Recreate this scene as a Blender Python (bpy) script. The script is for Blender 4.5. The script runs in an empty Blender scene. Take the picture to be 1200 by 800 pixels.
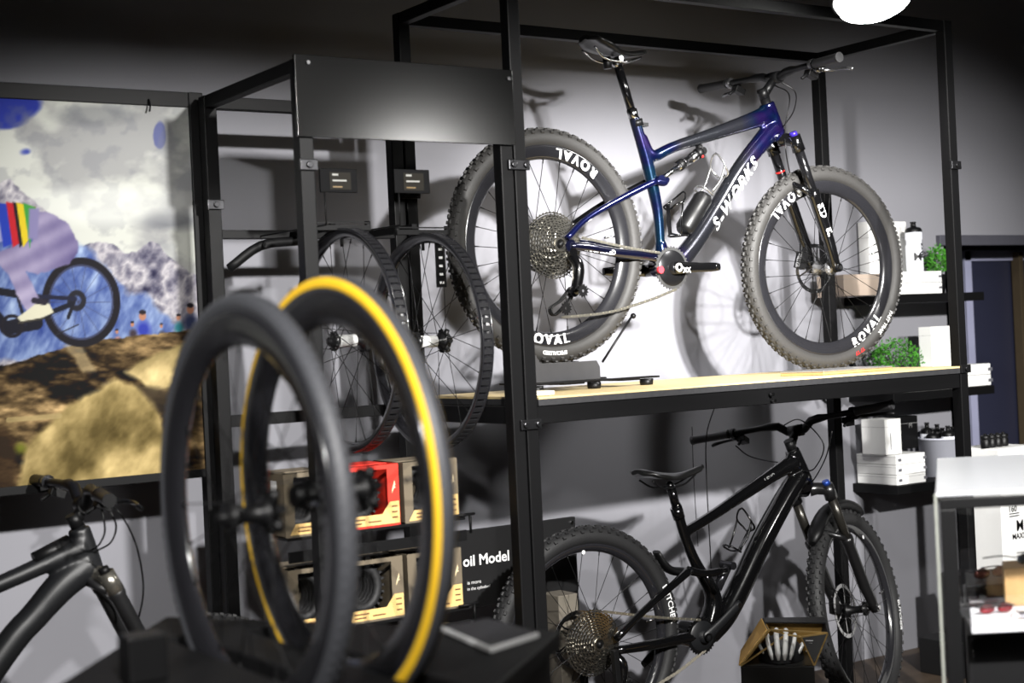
import bpy, bmesh, math, random
import numpy as np
from mathutils import Vector as V, Matrix
random.seed(4)
PI = math.pi
C = bpy.context.scene.collection
SC = bpy.context.scene
# ------------------------------------------------------------------ camera
FPX, YAW, PITCH, ROLL = 1758.4, .5945, -.0005, -.0472
CAM = V((0, 0, 1.43))
_f = V((math.sin(YAW)*math.cos(PITCH), math.cos(YAW)*math.cos(PITCH), math.sin(PITCH)))
_r0 = V((math.cos(YAW), -math.sin(YAW), 0)); _u0 = _r0.cross(_f)
_r = _r0*math.cos(ROLL) + _u0*math.sin(ROLL); _u = _u0*math.cos(ROLL) - _r0*math.sin(ROLL)
cd = bpy.data.cameras.new('camera'); cam = bpy.data.objects.new('camera', cd); C.objects.link(cam)
M = Matrix.Identity(4)
for i in range(3):
    M[i][0] = _r[i]; M[i][1] = _u[i]; M[i][2] = -_f[i]; M[i][3] = CAM[i]
cam.matrix_world = M
cd.sensor_width = 36; cd.lens = FPX/1200*36; cd.clip_start = .05
cd.dof.use_dof = True; cd.dof.focus_distance = 4.95; cd.dof.aperture_fstop = 2.7
SC.camera = cam
def at(px, py, Y=None, X=None, Z=None):
    "point of the place seen at a pixel, on a plane of known depth"
    v = _f + _r*((px-600)/FPX) - _u*((py-400)/FPX)
    if Y is not None: k = (Y-CAM.y)/v.y
    elif X is not None: k = (X-CAM.x)/v.x
    else: k = (Z-CAM.z)/v.z
    return CAM + v*k
# ------------------------------------------------------------------ view, world
SC.view_settings.view_transform = 'Standard'; SC.view_settings.look = 'None'
SC.view_settings.gamma = 1; SC.view_settings.use_curve_mapping = False
SC.view_settings.exposure = 0.0
w = bpy.data.worlds.new('world'); SC.world = w; w.use_nodes = True
w.node_tree.nodes['Background'].inputs[0].default_value = (.9, .93, 1, 1)
w.node_tree.nodes['Background'].inputs[1].default_value = .01
def light(name, kind, loc, energy, target=None, size=.05, angle=60, blend=.5, color=(1, .98, .95)):
    l = bpy.data.lights.new(name, kind); l.energy = energy; l.color = color
    if kind == 'SPOT':
        l.spot_size = math.radians(angle); l.spot_blend = blend; l.shadow_soft_size = size
    elif kind == 'AREA': l.size = size
    else: l.shadow_soft_size = size
    o = bpy.data.objects.new(name, l); C.objects.link(o); o.location = loc
    if target is not None:
        o.rotation_euler = (V(target)-V(loc)).to_track_quat('-Z', 'Y').to_euler()
    return o
light('track_spot_key', 'SPOT', (2.1, 0, 2.53), 1350, (3.1, 4.3, 1.1), .06, 64, .5)
light('track_spot_bike', 'SPOT', (2.35, .1, 2.48), 2900, (3.62, 4.4, 1.66), .06, 25, 1.0)
light('added_fill_left', 'SPOT', (.3, 0, 2.56), 560, (1.35, 4.3, 1.05), .06, 46, .5)  # added lamp, unseen, lights the poster and left wall
light('added_fill_shelves', 'SPOT', (3.98, .2, 2.42), 620, (5.0, 4.4, 1.2), .06, 44, .9)  # unseen lamp put in to raise the right wall and shelves
light('track_spot_header', 'SPOT', (3.95, .2, 2.29), 170, (2.02, 3.43, 1.86), .22, 12, 1.0)
light('added_fill_table', 'SPOT', (-.7, .6, 2.3), 190, (1.05, 2.15, 1.25), .08, 32, .8)  # no known fixture; added to brighten the wheels on the table

# ------------------------------------------------------------------ materials
def lin(c):
    return tuple(((x/255)/12.92 if x/255 <= .04045 else ((x/255+.055)/1.055)**2.4) for x in c) + (1,)
_mats = {}
def mat(name, col, rough=.5, metal=0, coat=0, var=.12, scale=30, bump=0, spec=.5, trans=0, emit=0, alpha=1, ior=1.45):
    if name in _mats: return _mats[name]
    m = bpy.data.materials.new(name); m.use_nodes = True; nt = m.node_tree; b = nt.nodes['Principled BSDF']
    b.inputs['Roughness'].default_value = rough; b.inputs['Metallic'].default_value = metal
    b.inputs['Coat Weight'].default_value = coat; b.inputs['Coat Roughness'].default_value = .08
    b.inputs['Specular IOR Level'].default_value = spec; b.inputs['IOR'].default_value = ior
    b.inputs['Transmission Weight'].default_value = trans; b.inputs['Alpha'].default_value = alpha
    tc = nt.nodes.new('ShaderNodeTexCoord'); n = nt.nodes.new('ShaderNodeTexNoise'); n.inputs['Scale'].default_value = scale
    n.inputs['Detail'].default_value = 4
    nt.links.new(tc.outputs['Object'], n.inputs['Vector'])
    mx = nt.nodes.new('ShaderNodeMix'); mx.data_type = 'RGBA'
    c = lin(col)
    mx.inputs[6].default_value = tuple(max(0, x*(1-var)) for x in c[:3])+(1,)
    mx.inputs[7].default_value = tuple(min(1, x*(1+var)) for x in c[:3])+(1,)
    nt.links.new(n.outputs['Fac'], mx.inputs[0]); nt.links.new(mx.outputs[2], b.inputs['Base Color'])
    if bump:
        bp = nt.nodes.new('ShaderNodeBump'); bp.inputs['Strength'].default_value = bump; bp.inputs['Distance'].default_value = .004
        nt.links.new(n.outputs['Fac'], bp.inputs['Height']); nt.links.new(bp.outputs[0], b.inputs['Normal'])
    if emit:
        nt.links.new(mx.outputs[2], b.inputs['Emission Color']); b.inputs['Emission Strength'].default_value = emit
    _mats[name] = m; return m
wallm = mat('wall_paint', (128, 128, 134), .85, var=.05, scale=3, bump=.1)
ceilm = mat('ceiling_paint', (38, 38, 40), .9)
rackm = mat('rack_powder_black', (12, 12, 13), .5, scale=80, spec=.16)
blackm = mat('black_plastic', (13, 13, 14), .42, spec=.3)
blackgloss = mat('black_gloss', (9, 9, 10), .15, coat=.6)
matte = mat('matte_carbon', (20, 21, 23), .42, scale=60)
rubber = mat('tyre_rubber', (28, 28, 29), .62, scale=120, bump=.15)
rubber_l = mat('tyre_rubber_grey', (48, 47, 46), .6, scale=120, bump=.15)  # paler grey rubber for the tyres of bike A
gum = mat('yellow_gum_sidewall', (233, 186, 40), .55)
carbon = mat('rim_carbon', (30, 30, 33), .22, coat=.5)
chrome = mat('chrome', (200, 200, 202), .18, 1)
steel = mat('spoke_steel', (120, 120, 122), .3, 1)
dsteel = mat('spoke_black', (22, 22, 23), .35, .6)
cassm = mat('cassette_steel', (190, 186, 176), .25, 1, scale=200)
white = mat('white_print', (235, 235, 235), .5, var=.02)
whitebox = mat('white_card', (232, 232, 230), .6, var=.02)
beigebox = mat('beige_card', (176, 160, 146), .6, var=.03)
redm = mat('red_print', (196, 34, 34), .5)
gold = mat('gold_card', (190, 148, 74), .45, .2)
ply = mat('plywood_face', (206, 184, 134), .5, var=.08, scale=14)
plyedge = mat('shelf_black_edge', (44, 44, 46), .55, var=.4, scale=90)
kraft = mat('kraft_card', (98, 88, 72), .7, var=.05)
cream = mat('cream_print', (214, 178, 112), .6, var=.05)
redbox = mat('red_card', (205, 48, 34), .5, var=.05)
leaf = mat('leaf_green', (62, 130, 34), .6, var=.45, scale=60)
navy = mat('navy_panel', (36, 38, 56), .5, var=.1, scale=2)
jambm = mat('jamb_paint', (150, 152, 178), .6, var=.03)
woodm = mat('light_wood', (150, 120, 78), .5, var=.15, scale=20)
silver = mat('silver_lid', (190, 190, 192), .3, .8)
goldedge = mat('gold_edge', (214, 186, 130), .35, .6)
tabm = mat('table_black', (15, 15, 16), .6, spec=.2, var=.1, scale=20)
def floor_mat():
    m = bpy.data.materials.new('floor_wood'); m.use_nodes = True; nt = m.node_tree; b = nt.nodes['Principled BSDF']
    tc = nt.nodes.new('ShaderNodeTexCoord'); mp = nt.nodes.new('ShaderNodeMapping'); mp.inputs['Scale'].default_value = (1, 6, 1)
    wv = nt.nodes.new('ShaderNodeTexNoise'); wv.inputs['Scale'].default_value = 3; wv.inputs['Detail'].default_value = 6
    cr = nt.nodes.new('ShaderNodeValToRGB'); cr.color_ramp.elements[0].color = lin((44, 36, 30)); cr.color_ramp.elements[1].color = lin((88, 74, 60))
    nt.links.new(tc.outputs['Object'], mp.inputs[0]); nt.links.new(mp.outputs[0], wv.inputs['Vector']); nt.links.new(wv.outputs['Fac'], cr.inputs[0])
    nt.links.new(cr.outputs[0], b.inputs['Base Color']); b.inputs['Roughness'].default_value = .5; return m
floorm = floor_mat()
def paint_mat():   # colour-shifting carbon paint: violet / blue / teal at the ends, smoked silver in the middle of the tubes
    m = bpy.data.materials.new('colour_shift_paint'); m.use_nodes = True; nt = m.node_tree; b = nt.nodes['Principled BSDF']
    tc = nt.nodes.new('ShaderNodeTexCoord'); sp = nt.nodes.new('ShaderNodeSeparateXYZ'); nt.links.new(tc.outputs['Object'], sp.inputs[0])
    n = nt.nodes.new('ShaderNodeTexNoise'); n.inputs['Scale'].default_value = 9; nt.links.new(tc.outputs['Object'], n.inputs['Vector'])
    r1 = nt.nodes.new('ShaderNodeValToRGB'); e = r1.color_ramp.elements
    e[0].position = .36; e[0].color = lin((8, 40, 62)); e[1].position = .62; e[1].color = lin((30, 18, 66))
    x = e.new(.5); x.color = lin((12, 18, 62))
    nt.links.new(n.outputs['Fac'], r1.inputs[0])
    ad = nt.nodes.new('ShaderNodeMath'); ad.operation = 'MULTIPLY_ADD'; ad.inputs[1].default_value = 1/1.2; ad.inputs[2].default_value = 0
    nt.links.new(sp.outputs['X'], ad.inputs[0])
    r2 = nt.nodes.new('ShaderNodeValToRGB'); e = r2.color_ramp.elements
    # x along bike 0..1.2 m -> 0..1 : how much smoked silver
    e[0].position = .0; e[0].color = (1, 1, 1, 1); e[1].position = 1; e[1].color = (0, 0, 0, 1)
    for p, v in ((.26, 1), (.30, .0), (.40, .0), (.44, .95), (.66, .95), (.73, 0)):
        q = e.new(p); q.color = (v, v, v, 1)
    nt.links.new(ad.outputs[0], r2.inputs[0])
    mx = nt.nodes.new('ShaderNodeMix'); mx.data_type = 'RGBA'; mx.inputs[7].default_value = lin((44, 45, 49))
    nt.links.new(r2.outputs[0], mx.inputs[0]); nt.links.new(r1.outputs[0], mx.inputs[6]); nt.links.new(mx.outputs[2], b.inputs['Base Color'])
    b.inputs['Metallic'].default_value = .7; b.inputs['Roughness'].default_value = .24; b.inputs['Coat Weight'].default_value = 1; b.inputs['Coat Roughness'].default_value = .06
    return m
shiftm = paint_mat()
glassm = mat('clear_acrylic', (255, 255, 255), .0, trans=1, var=0, alpha=.05)
glasstop = mat('acrylic_top_reflection', (196, 198, 202), .28, trans=.35, var=.02, alpha=.8)  # pale colour stands in for the ceiling's reflection in the glass
lampm = mat('lamp_diffuser', (255, 255, 250), .5, var=0, emit=40)
screenm = mat('tag_screen', (26, 24, 20), .6, spec=.1)

# ------------------------------------------------------------------ mesh helper
def catmull(pts, n=6):
    P = [V(p) for p in pts]
    if len(P) < 3: return P
    Q = [P[0]*2-P[1]] + P + [P[-1]*2-P[-2]]; out = []
    for i in range(1, len(Q)-2):
        for k in range(n):
            t = k/n; a, b, c, d = Q[i-1], Q[i], Q[i+1], Q[i+2]
            out.append(.5*((2*b)+(c-a)*t+(2*a-5*b+4*c-d)*t*t+(3*b-a-3*c+d)*t**3))
    out.append(P[-1]); return out
class MB:
    def __init__(s, org=(0, 0, 0), T=None):
        s.v = []; s.f = []; s.sm = []; s.mi = []; s.org = V(org); s.T = T; s.cur = 0
    def add(s, vs, fs, smooth=False):
        o = len(s.v)
        for p in vs:
            p = V(p)
            s.v.append(p)
        for f in fs: s.f.append([i+o for i in f]); s.sm.append(smooth); s.mi.append(s.cur)
    def box(s, lo, hi, R=None, c=None):
        x0, y0, z0 = lo; x1, y1, z1 = hi
        vs = [V(p) for p in ((x0,y0,z0),(x1,y0,z0),(x1,y1,z0),(x0,y1,z0),(x0,y0,z1),(x1,y0,z1),(x1,y1,z1),(x0,y1,z1))]
        if R is not None: vs = [(R @ p) + V(c) for p in vs]
        s.add(vs, [(0,3,2,1),(4,5,6,7),(0,1,5,4),(1,2,6,5),(2,3,7,6),(3,0,4,7)])
    def bar(s, a, b, w, h=None, up=(0, 0, 1)):
        a, b = V(a), V(b); h = h or w; d = (b-a).normalized(); u = V(up)
        if abs(d.dot(u)) > .95: u = V((0, 1, 0))
        x = d.cross(u).normalized(); z = x.cross(d)
        vs = []
        for p in (a, b):
            for i, j in ((-1,-1),(1,-1),(1,1),(-1,1)): vs.append(p + x*(i*w/2) + z*(j*h/2))
        s.add(vs, [(3,2,1,0),(4,5,6,7),(0,1,5,4),(1,2,6,5),(2,3,7,6),(3,0,4,7)])
    def tube(s, pts, rad, seg=10, smooth=0, caps=True, squash=1, up=(0, 1, 0), closed=False):
        P = [V(p) for p in pts]
        R = list(rad) if hasattr(rad, '__len__') else None
        if smooth:
            if R:
                RR = [V((x, 0, 0)) for x in R]; R = [max(1e-4, q.x) for q in catmull(RR, smooth)] if len(RR) > 2 else R
            P = catmull(P, smooth)
        n = len(P)
        if R is None: R = [rad]*n
        if len(R) != n: R = list(np.interp(np.linspace(0, 1, n), np.linspace(0, 1, len(R)), R))
        u = V(up); vs = []; fs = []
        for i, p in enumerate(P):
            if closed: d = (P[(i+1) % n]-P[i-1])
            else: d = (P[min(i+1, n-1)]-P[max(i-1, 0)])
            d.normalize(); x = u - d*u.dot(d)
            if x.length < 1e-3: x = d.orthogonal()
            x.normalize(); y = d.cross(x); u = x
            for k in range(seg):
                a = 2*PI*k/seg; vs.append(p + x*(math.cos(a)*R[i]*squash) + y*(math.sin(a)*R[i]))
        m = n if closed else n-1
        for i in range(m):
            j = (i+1) % n
            for k in range(seg): fs.append((i*seg+k, i*seg+(k+1) % seg, j*seg+(k+1) % seg, j*seg+k))
        s.add(vs, fs, True)
        if caps and not closed:
            s.add(vs[:seg], [tuple(range(seg))[::-1]]); s.add(vs[-seg:], [tuple(range(seg))])
    def lathe(s, prof, c=(0, 0, 0), axis=(0, 0, 1), seg=24, smooth=True, closed=False, arc=(0, 2*PI)):
        "prof: (radius, along-axis) pairs"
        a = V(axis).normalized(); x = a.orthogonal().normalized(); y = a.cross(x); c = V(c); n = len(prof)
        full = abs(arc[1]-arc[0]-2*PI) < 1e-6; vs = []
        N = seg if full else seg+1
        for k in range(N):
            t = arc[0] + (arc[1]-arc[0])*k/seg
            for r, h in prof: vs.append(c + a*h + (x*math.cos(t)+y*math.sin(t))*r)
        fs = []
        for k in range(seg):
            k2 = (k+1) % N
            for i in range(n if closed else n-1):
                j = (i+1) % n; fs.append((k*n+i, k*n+j, k2*n+j, k2*n+i))
        s.add(vs, fs, smooth)
    def disc(s, c, axis, r, t, seg=20):
        s.lathe([(1e-4, -t/2), (r, -t/2), (r, t/2), (1e-4, t/2)], c, axis, seg, False)
    def prism(s, poly, thick, fn):
        "poly: 2-D outline; fn maps (u,v,w) to a point; w runs 0..thick"
        n = len(poly); vs = [fn(u, v, 0) for u, v in poly] + [fn(u, v, thick) for u, v in poly]
        s.add(vs, [tuple(range(n))[::-1], tuple(range(n, 2*n))] + [(i, (i+1) % n, n+(i+1) % n, n+i) for i in range(n)])
    def sphere(s, c, r, seg=12, sc=(1, 1, 1)):
        vs = []; fs = []; c = V(c); n = seg; m = seg//2
        for i in range(m+1):
            ph = PI*i/m
            for k in range(n):
                t = 2*PI*k/n; vs.append(c+V((r*sc[0]*math.sin(ph)*math.cos(t), r*sc[1]*math.sin(ph)*math.sin(t), r*sc[2]*math.cos(ph))))
        for i in range(m):
            for k in range(n): fs.append((i*n+k, i*n+(k+1) % n, (i+1)*n+(k+1) % n, (i+1)*n+k))
        s.add(vs, fs, True)
    def build(s, name, m, parent=None, T=None, bevel=0, remesh=0):
        T = T if T is not None else s.T
        me = bpy.data.meshes.new(name)
        vs = [((T @ p) if T is not None else p) - s.org for p in s.v]
        me.from_pydata([tuple(p) for p in vs], [], s.f)
        ms = m if isinstance(m, (list, tuple)) else [m]
        for x in ms: me.materials.append(x)
        me.polygons.foreach_set('use_smooth', s.sm); me.polygons.foreach_set('material_index', s.mi)
        b = bmesh.new(); b.from_mesh(me); bmesh.ops.remove_doubles(b, verts=b.verts, dist=1e-6)
        bmesh.ops.recalc_face_normals(b, faces=b.faces); b.to_mesh(me); b.free()
        o = bpy.data.objects.new(name, me); C.objects.link(o)
        if parent is not None: o.parent = parent
        if bevel:
            md = o.modifiers.new('bevel', 'BEVEL'); md.width = bevel; md.segments = 2; md.limit_method = 'ANGLE'
        if remesh:
            md = o.modifiers.new('fuse', 'REMESH'); md.mode = 'VOXEL'; md.voxel_size = remesh; md.use_smooth_shade = True
            md = o.modifiers.new('smooth', 'SMOOTH'); md.iterations = 5; md.factor = .5
        return o
def tag(o, label=None, cat=None, group=None, kind=None):
    if label: o['label'] = label
    if cat: o['category'] = cat
    if group: o['group'] = group
    if kind: o['kind'] = kind
    return o
def empty(name, loc, label, cat, group=None, rz=0):
    o = bpy.data.objects.new(name, None); C.objects.link(o); o.location = loc; o.rotation_euler = (0, 0, rz); o.empty_display_size = .1
    return tag(o, label, cat, group)
_txt = {}
def text(s, size, bold=0, shear=0, spacing=1):
    "outline of a word as verts (centred, baseline at 0) and faces"
    k = (s, size, bold, shear, spacing)
    if k in _txt: return _txt[k]
    cu = bpy.data.curves.new('t', 'FONT'); cu.body = s; cu.size = size; cu.offset = bold; cu.shear = shear; cu.space_character = spacing
    cu.align_x = 'CENTER'; cu.resolution_u = 3
    o = bpy.data.objects.new('t', cu); C.objects.link(o)
    dg = bpy.context.evaluated_depsgraph_get(); me = bpy.data.meshes.new_from_object(o.evaluated_get(dg))
    vs = [v.co.copy() for v in me.vertices]; fs = [tuple(p.vertices) for p in me.polygons]
    bpy.data.objects.remove(o); bpy.data.curves.remove(cu); bpy.data.meshes.remove(me)
    _txt[k] = (vs, fs); return vs, fs
def put_text(mb, s, size, fn, **k):
    vs, fs = text(s, size, **k); mb.add([fn(v.x, v.y) for v in vs], fs)
def struct(name, mb, m, **k):
    o = mb.build(name, m, **k); o['kind'] = 'structure'; return o

# ------------------------------------------------------------------ the room
YW = 4.5
b = MB(); b.box((-2.2, YW, 0), (5.41, YW+.12, 3.0)); struct('wall_back', b, wallm)
b = MB(); b.box((5.41, YW, 1.80), (8.2, YW+.12, 3.0)); struct('wall_above_opening', b, wallm).name = 'wall_lintel'
b = MB(); b.box((-2.3, -3, 0), (-2.2, YW+.12, 3.0)); struct('wall_left', b, ceilm)
b = MB(); b.box((8.2, -3, 0), (8.3, 6.5, 3.0)); struct('wall_right', b, wallm)
b = MB(); b.box((-2.3, -3.1, 0), (8.3, -3, 3.0)); struct('wall_front', b, ceilm)
b = MB(); b.box((-2.3, -3.1, -.1), (8.3, 6.6, 0)); struct('floor', b, floorm)
b = MB(); b.box((-2.2, .95, 2.46), (8.2, 1.05, 3.0)); struct('light_cutoff_beam', b, ceilm)  # unseen beam added to keep the spots off the upper wall
b = MB(); b.box((-2.3, -3.1, 3.0), (8.3, 6.6, 3.1)); struct('ceiling', b, ceilm)
# opening at the right: dark header strip, pale jamb, dark blue panel door
b = MB(); b.box((5.36, YW-.025, 1.765), (8.2, YW, 1.812)); struct('trim_1', b, mat('header_strip', (70, 70, 78), .6), bevel=.003)
p0 = at(1131, 400, Y=4.78).x; p1 = at(1139, 400, Y=4.78).x
b = MB(); b.box((p0, 4.76, 0), (p1, 4.82, 1.76)); b.box((p0, 4.76, 1.71), (p1+.5, 4.82, 1.76)); struct('trim_2', b, jambm, bevel=.003)
b = MB(); b.box((p1+.01, 4.78, 0), (8.0, 4.83, 1.98)); struct('door_1', b, navy, bevel=.003)
b = MB(); b.box((5.0, 5.2, 0), (8.2, 5.25, 3.0)); struct('wall_beyond', b, navy)
b = MB(); X = at(1196, 420, Y=4.74).x; b.box((X, 4.72, .0), (X+.03, 4.77, 1.75)); struct('trim_3', b, mat('brass_strip', (90, 78, 60), .4, .3), bevel=.002)

# ------------------------------------------------------------------ racks
XA, XB, XC, YB_, YF, ZT, ZL, ZS = 1.723, 2.38, 4.208, 4.057, 3.456, 2.467, 2.174, 1.269
PW = .04
def bracket(mb, x, y, z, n=2):
    mb.box((x-.045 if n == 2 else x-.025, y-.03, z-.014), (x+.025, y-.02, z+.014))
    for dx in ((-.03, .012) if n == 2 else (0,)):
        mb.disc((x+dx, y-.033, z), (0, 1, 0), .009, .008, 12)
mr = empty('display_rack', (3.29, 3.75, 0), 'tall black steel display rack with a plywood shelf carrying the blue bike', 'rack')
O = mr.location
for x in (XB, XC):
    for y in (YB_, YF):
        b = MB(O); b.box((x-PW/2, y-PW/2, 0), (x+PW/2, y+PW/2, ZT)); b.build('post', rackm, mr, bevel=.003)
for y in (YB_, YF):
    b = MB(O); b.bar((XB+PW/2, y, ZT-.018), (XC-PW/2, y, ZT-.018), .032, .036); b.build('top_rail', rackm, mr, bevel=.002)
    b = MB(O); b.bar((XB+PW/2, y, ZS-.05), (XC-PW/2, y, ZS-.05), .03, .05); b.build('shelf_rail', rackm, mr, bevel=.002)
for x in (XB, XC):
    b = MB(O); b.bar((x, YF+PW/2, ZT-.018), (x, YB_-PW/2, ZT-.018), .032, .036); b.build('top_rail', rackm, mr, bevel=.002)
    b = MB(O); b.bar((x, YF+PW/2, ZS-.05), (x, YB_-PW/2, ZS-.05), .03, .05); b.build('shelf_rail', rackm, mr, bevel=.002)
b = MB(O); b.cur = 0; b.box((XB+.022, YF-.022, ZS-.006), (XC-.022, YB_+.02, ZS))
b.cur = 1; b.box((XB+.0215, YF-.0225, ZS-.024), (XC-.0215, YB_+.0205, ZS-.0062))
tag(b.build('shelf_board', [ply, plyedge], mr), 'pale plywood shelf board with a scuffed black edge')
for (x, y, z) in ((XB, YF, 1.917), (XB, YF, 1.195), (XC, YF, 1.965), (XC, YF, ZS-.01), (XB, YB_, 1.90)):
    b = MB(O); bracket(b, x, y, z, 2 if x == XB else 1); b.build('clamp', [mat('clamp_metal', (50, 50, 52), .3, .8)], mr, bevel=.002)
b = MB(O); b.disc(at(905, 462, Y=YF-.03), (0, 1, 0), .006, .01, 10); b.disc(at(907, 465, Y=YF-.03)-V((0, 0, .012)), (0, 1, 0), .006, .01, 10); b.build('bolt', chrome, mr)

lr = empty('tyre_rack', (2.03, 3.75, 0), 'lower black steel rack with a blank header panel, hanging wheels and boxed tyres', 'rack')
O = lr.location
XR = XB-.045
for x in (XA, XR):
    for y in (YB_, YF):
        b = MB(O); b.box((x-PW/2, y-PW/2, 0), (x+PW/2, y+PW/2, ZL)); b.build('post', rackm, lr, bevel=.003)
for y in (YB_, YF):
    b = MB(O); b.bar((XA+PW/2, y, ZL-.018), (XR-PW/2, y, ZL-.018), .032, .036); b.build('top_rail', rackm, lr, bevel=.002)
for x in (XA, XR):
    b = MB(O); b.bar((x, YF+PW/2, ZL-.018), (x, YB_-PW/2, ZL-.018), .032, .036); b.build('top_rail', rackm, lr, bevel=.002)
b = MB(O); z0 = at(353, 160, Y=YF-.03).z; b.box((XA-.03, YF-.034, z0), (XR+.022, YF-.022, ZL+.004)); b.build('header_panel', mat('header_satin_black', (8, 8, 8), .17, var=.1, scale=12, spec=.35), lr, bevel=.001)
for px, py in ((361, 73), (596, 92)):
    b = MB(O); b.disc(at(px, py, Y=YF-.037), (0, 1, 0), .005, .006, 10); b.build('screw', chrome, lr)
for z, h in ((at(262, 275, Y=YB_).z, .025), (at(262, 494, Y=YB_).z, .034)):
    b = MB(O); b.bar((XA+PW/2, YB_, z), (XR-PW/2, YB_, z), .03, h); b.build('cross_rail', rackm, lr, bevel=.002)
b = MB(O); b.bar((XA+PW/2, YF, 1.20), (XR-PW/2, YF, 1.20), .03, .034)
for (x, y, z) in ((XA, YF, 1.90), (XA, YB_, 1.86)):
    b = MB(O); bracket(b, x, y, z, 1); b.build('clamp', mat('clamp_metal', (50, 50, 52), .3, .8), lr, bevel=.002)
# bent support arm on the back rail
b = MB(O); zr = at(262, 275, Y=YB_).z
b.tube([(XA+.03, YB_-.03, zr-.10), (XA+.13, YB_-.035, zr-.035), (XA+.26, YB_-.035, zr-.02)], .014, 8, 4, squash=.6); b.disc((XA+.135, YB_-.05, zr-.035), (0, 1, 0), .007, .01, 10); b.build('support_arm', rackm, lr)

# ------------------------------------------------------------------ poster stand
ps = empty('poster_stand', (.95, 4.12, 0), 'black framed stand holding a large mountain bike race photograph', 'poster')
O = ps.location
PY = 4.12
px1 = at(222, 200, Y=PY).x; px0 = .12; pz1 = at(110, 121.5, Y=PY).z; pz0 = at(94, 562, Y=PY).z
for x in (px1+.022, px0-.022):
    b = MB(O); b.box((x-.022, PY-.02, 0), (x+.022, PY+.02, pz1+.045)); b.build('post', rackm, ps, bevel=.003)
for z in (pz1+.022, pz0-.012):
    b = MB(O); h = .022 if z > 2 else .012; b.box((px0, PY-.018, z-h), (px1, PY+.018, z+h)); b.build('frame_rail', rackm, ps, bevel=.002)
b = MB(O); q = at(176, 124, Y=PY-.03); b.tube([q+V((0, .01, .02)), q+V((0, 0, .0)), q+V((-.004, -.004, -.016))], .003, 6); b.build('hook', blackm, ps)
def proj(P):
    P = P - np.array(CAM); d = P @ np.array(_f); return 600+FPX*(P @ np.array(_r))/d, 400-FPX*(P @ np.array(_u))/d
def poster():
    NX, NZ = 470, 330
    xs = np.linspace(px0, px1, NX); zs = np.linspace(pz0, pz1, NZ)
    GX, GZ = np.meshgrid(xs, zs); P = np.stack([GX.ravel(), np.full(GX.size, PY-.012), GZ.ravel()], -1)
    x, y = proj(P)
    rng = np.random.RandomState(3)
    def noise(x, y, s, seed):
        r = np.random.RandomState(seed).rand(64, 64); u = x/s; v = y/s; i = np.floor(u).astype(int); j = np.floor(v).astype(int); fu = u-i; fv = v-j
        fu = fu*fu*(3-2*fu); fv = fv*fv*(3-2*fv)
        g = lambda a, b_: r[a % 64, b_ % 64]
        return (g(i, j)*(1-fu)+g(i+1, j)*fu)*(1-fv)+(g(i, j+1)*(1-fu)+g(i+1, j+1)*fu)*fv
    def fbm(x, y, s, seed, o=5):
        t = 0; a = .5
        for k in range(o): t = t+a*noise(x, y, s/2**k, seed+k); a *= .5
        return t
    col = np.zeros((x.size, 3)); 
    def blend(m, c):
        nonlocal col
        m = np.clip(m, 0, 1)[:, None]; c = np.array(c, float); col = col*(1-m)+c*m
    def poly(pts, soft=1.0, wob=0, ws=12):
        xx = x+(fbm(x, y, ws, 50)-.5)*2*wob; yy = y+(fbm(x, y, ws, 60)-.5)*2*wob
        ins = np.zeros(x.size, bool); d = np.full(x.size, 1e9); n = len(pts)
        for i in range(n):
            ax, ay = pts[i]; bx, by = pts[(i+1) % n]
            c = ((ay > yy) != (by > yy)) & (xx < (bx-ax)*(yy-ay)/((by-ay) if by != ay else 1e-9)+ax); ins ^= c
            t = np.clip(((xx-ax)*(bx-ax)+(yy-ay)*(by-ay))/((bx-ax)**2+(by-ay)**2+1e-9), 0, 1)
            d = np.minimum(d, np.hypot(xx-ax-t*(bx-ax), yy-ay-t*(by-ay)))
        return np.clip(np.where(ins, d, -d)/soft+.5, 0, 1)
    def line(a, b_, w):
        t = np.clip(((x-a[0])*(b_[0]-a[0])+(y-a[1])*(b_[1]-a[1]))/((b_[0]-a[0])**2+(b_[1]-a[1])**2), 0, 1)
        return np.clip(w-np.hypot(x-a[0]-t*(b_[0]-a[0]), y-a[1]-t*(b_[1]-a[1])), 0, 1)
    def ring(cx, cy, rx, ry, w):
        r = np.hypot((x-cx)/rx, (y-cy)/ry); return np.clip((w/2-np.abs(r-1)*rx)/1.2+.5, 0, 1)
    blend(np.ones(x.size), (44, 58, 160))
    cl = fbm(x*1.0, y*1.6, 90, 7)
    dl = np.hypot((x-5)/60, (y-125)/32); dl2 = np.hypot((x-187)/9, (y-158)/20); dl3 = np.hypot((x-30)/26, (y-178)/14)
    hole = np.maximum.reduce([np.clip(1.25-dl, 0, 1), np.clip(1.3-dl2, 0, 1)*1.2, np.clip(1.1-dl3, 0, 1)*.7])
    blend(np.clip((cl-.12-hole*.75)*7+.2, 0, 1), (206, 208, 200))
    sh = fbm(x, y*1.5, 60, 21)
    blend(np.clip((sh-.45)*3.6, 0, .6), (138, 138, 142)); sh2 = fbm(x, y*1.2, 22, 23); blend(np.clip((sh2-.5)*2.4, 0, .3), (120, 122, 132))
    blend(np.clip(1-np.hypot((x-200)/60, (y-258)/16), 0, .65), (92, 94, 104))
    blend(np.clip(1-np.hypot((x-120)/130, (y-240)/30), 0, .5), (236, 238, 232))
    blend(np.clip(1-np.hypot((x-110)/60, (y-135)/16), 0, .5), (110, 112, 118))
    n1 = fbm(x, y, 16, 31); n2 = fbm(x*1.6, y*.8, 22, 41)
    rg = np.abs(fbm(x, y, 20, 33)-.48)*4; sl = fbm(x*1.3+y*.9, y*.5-x*.3, 9, 35); rock = np.stack([196-110*rg+90*(sl-.5), 192-108*rg+90*(sl-.5), 196-92*rg+80*(sl-.5)], -1)
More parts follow.
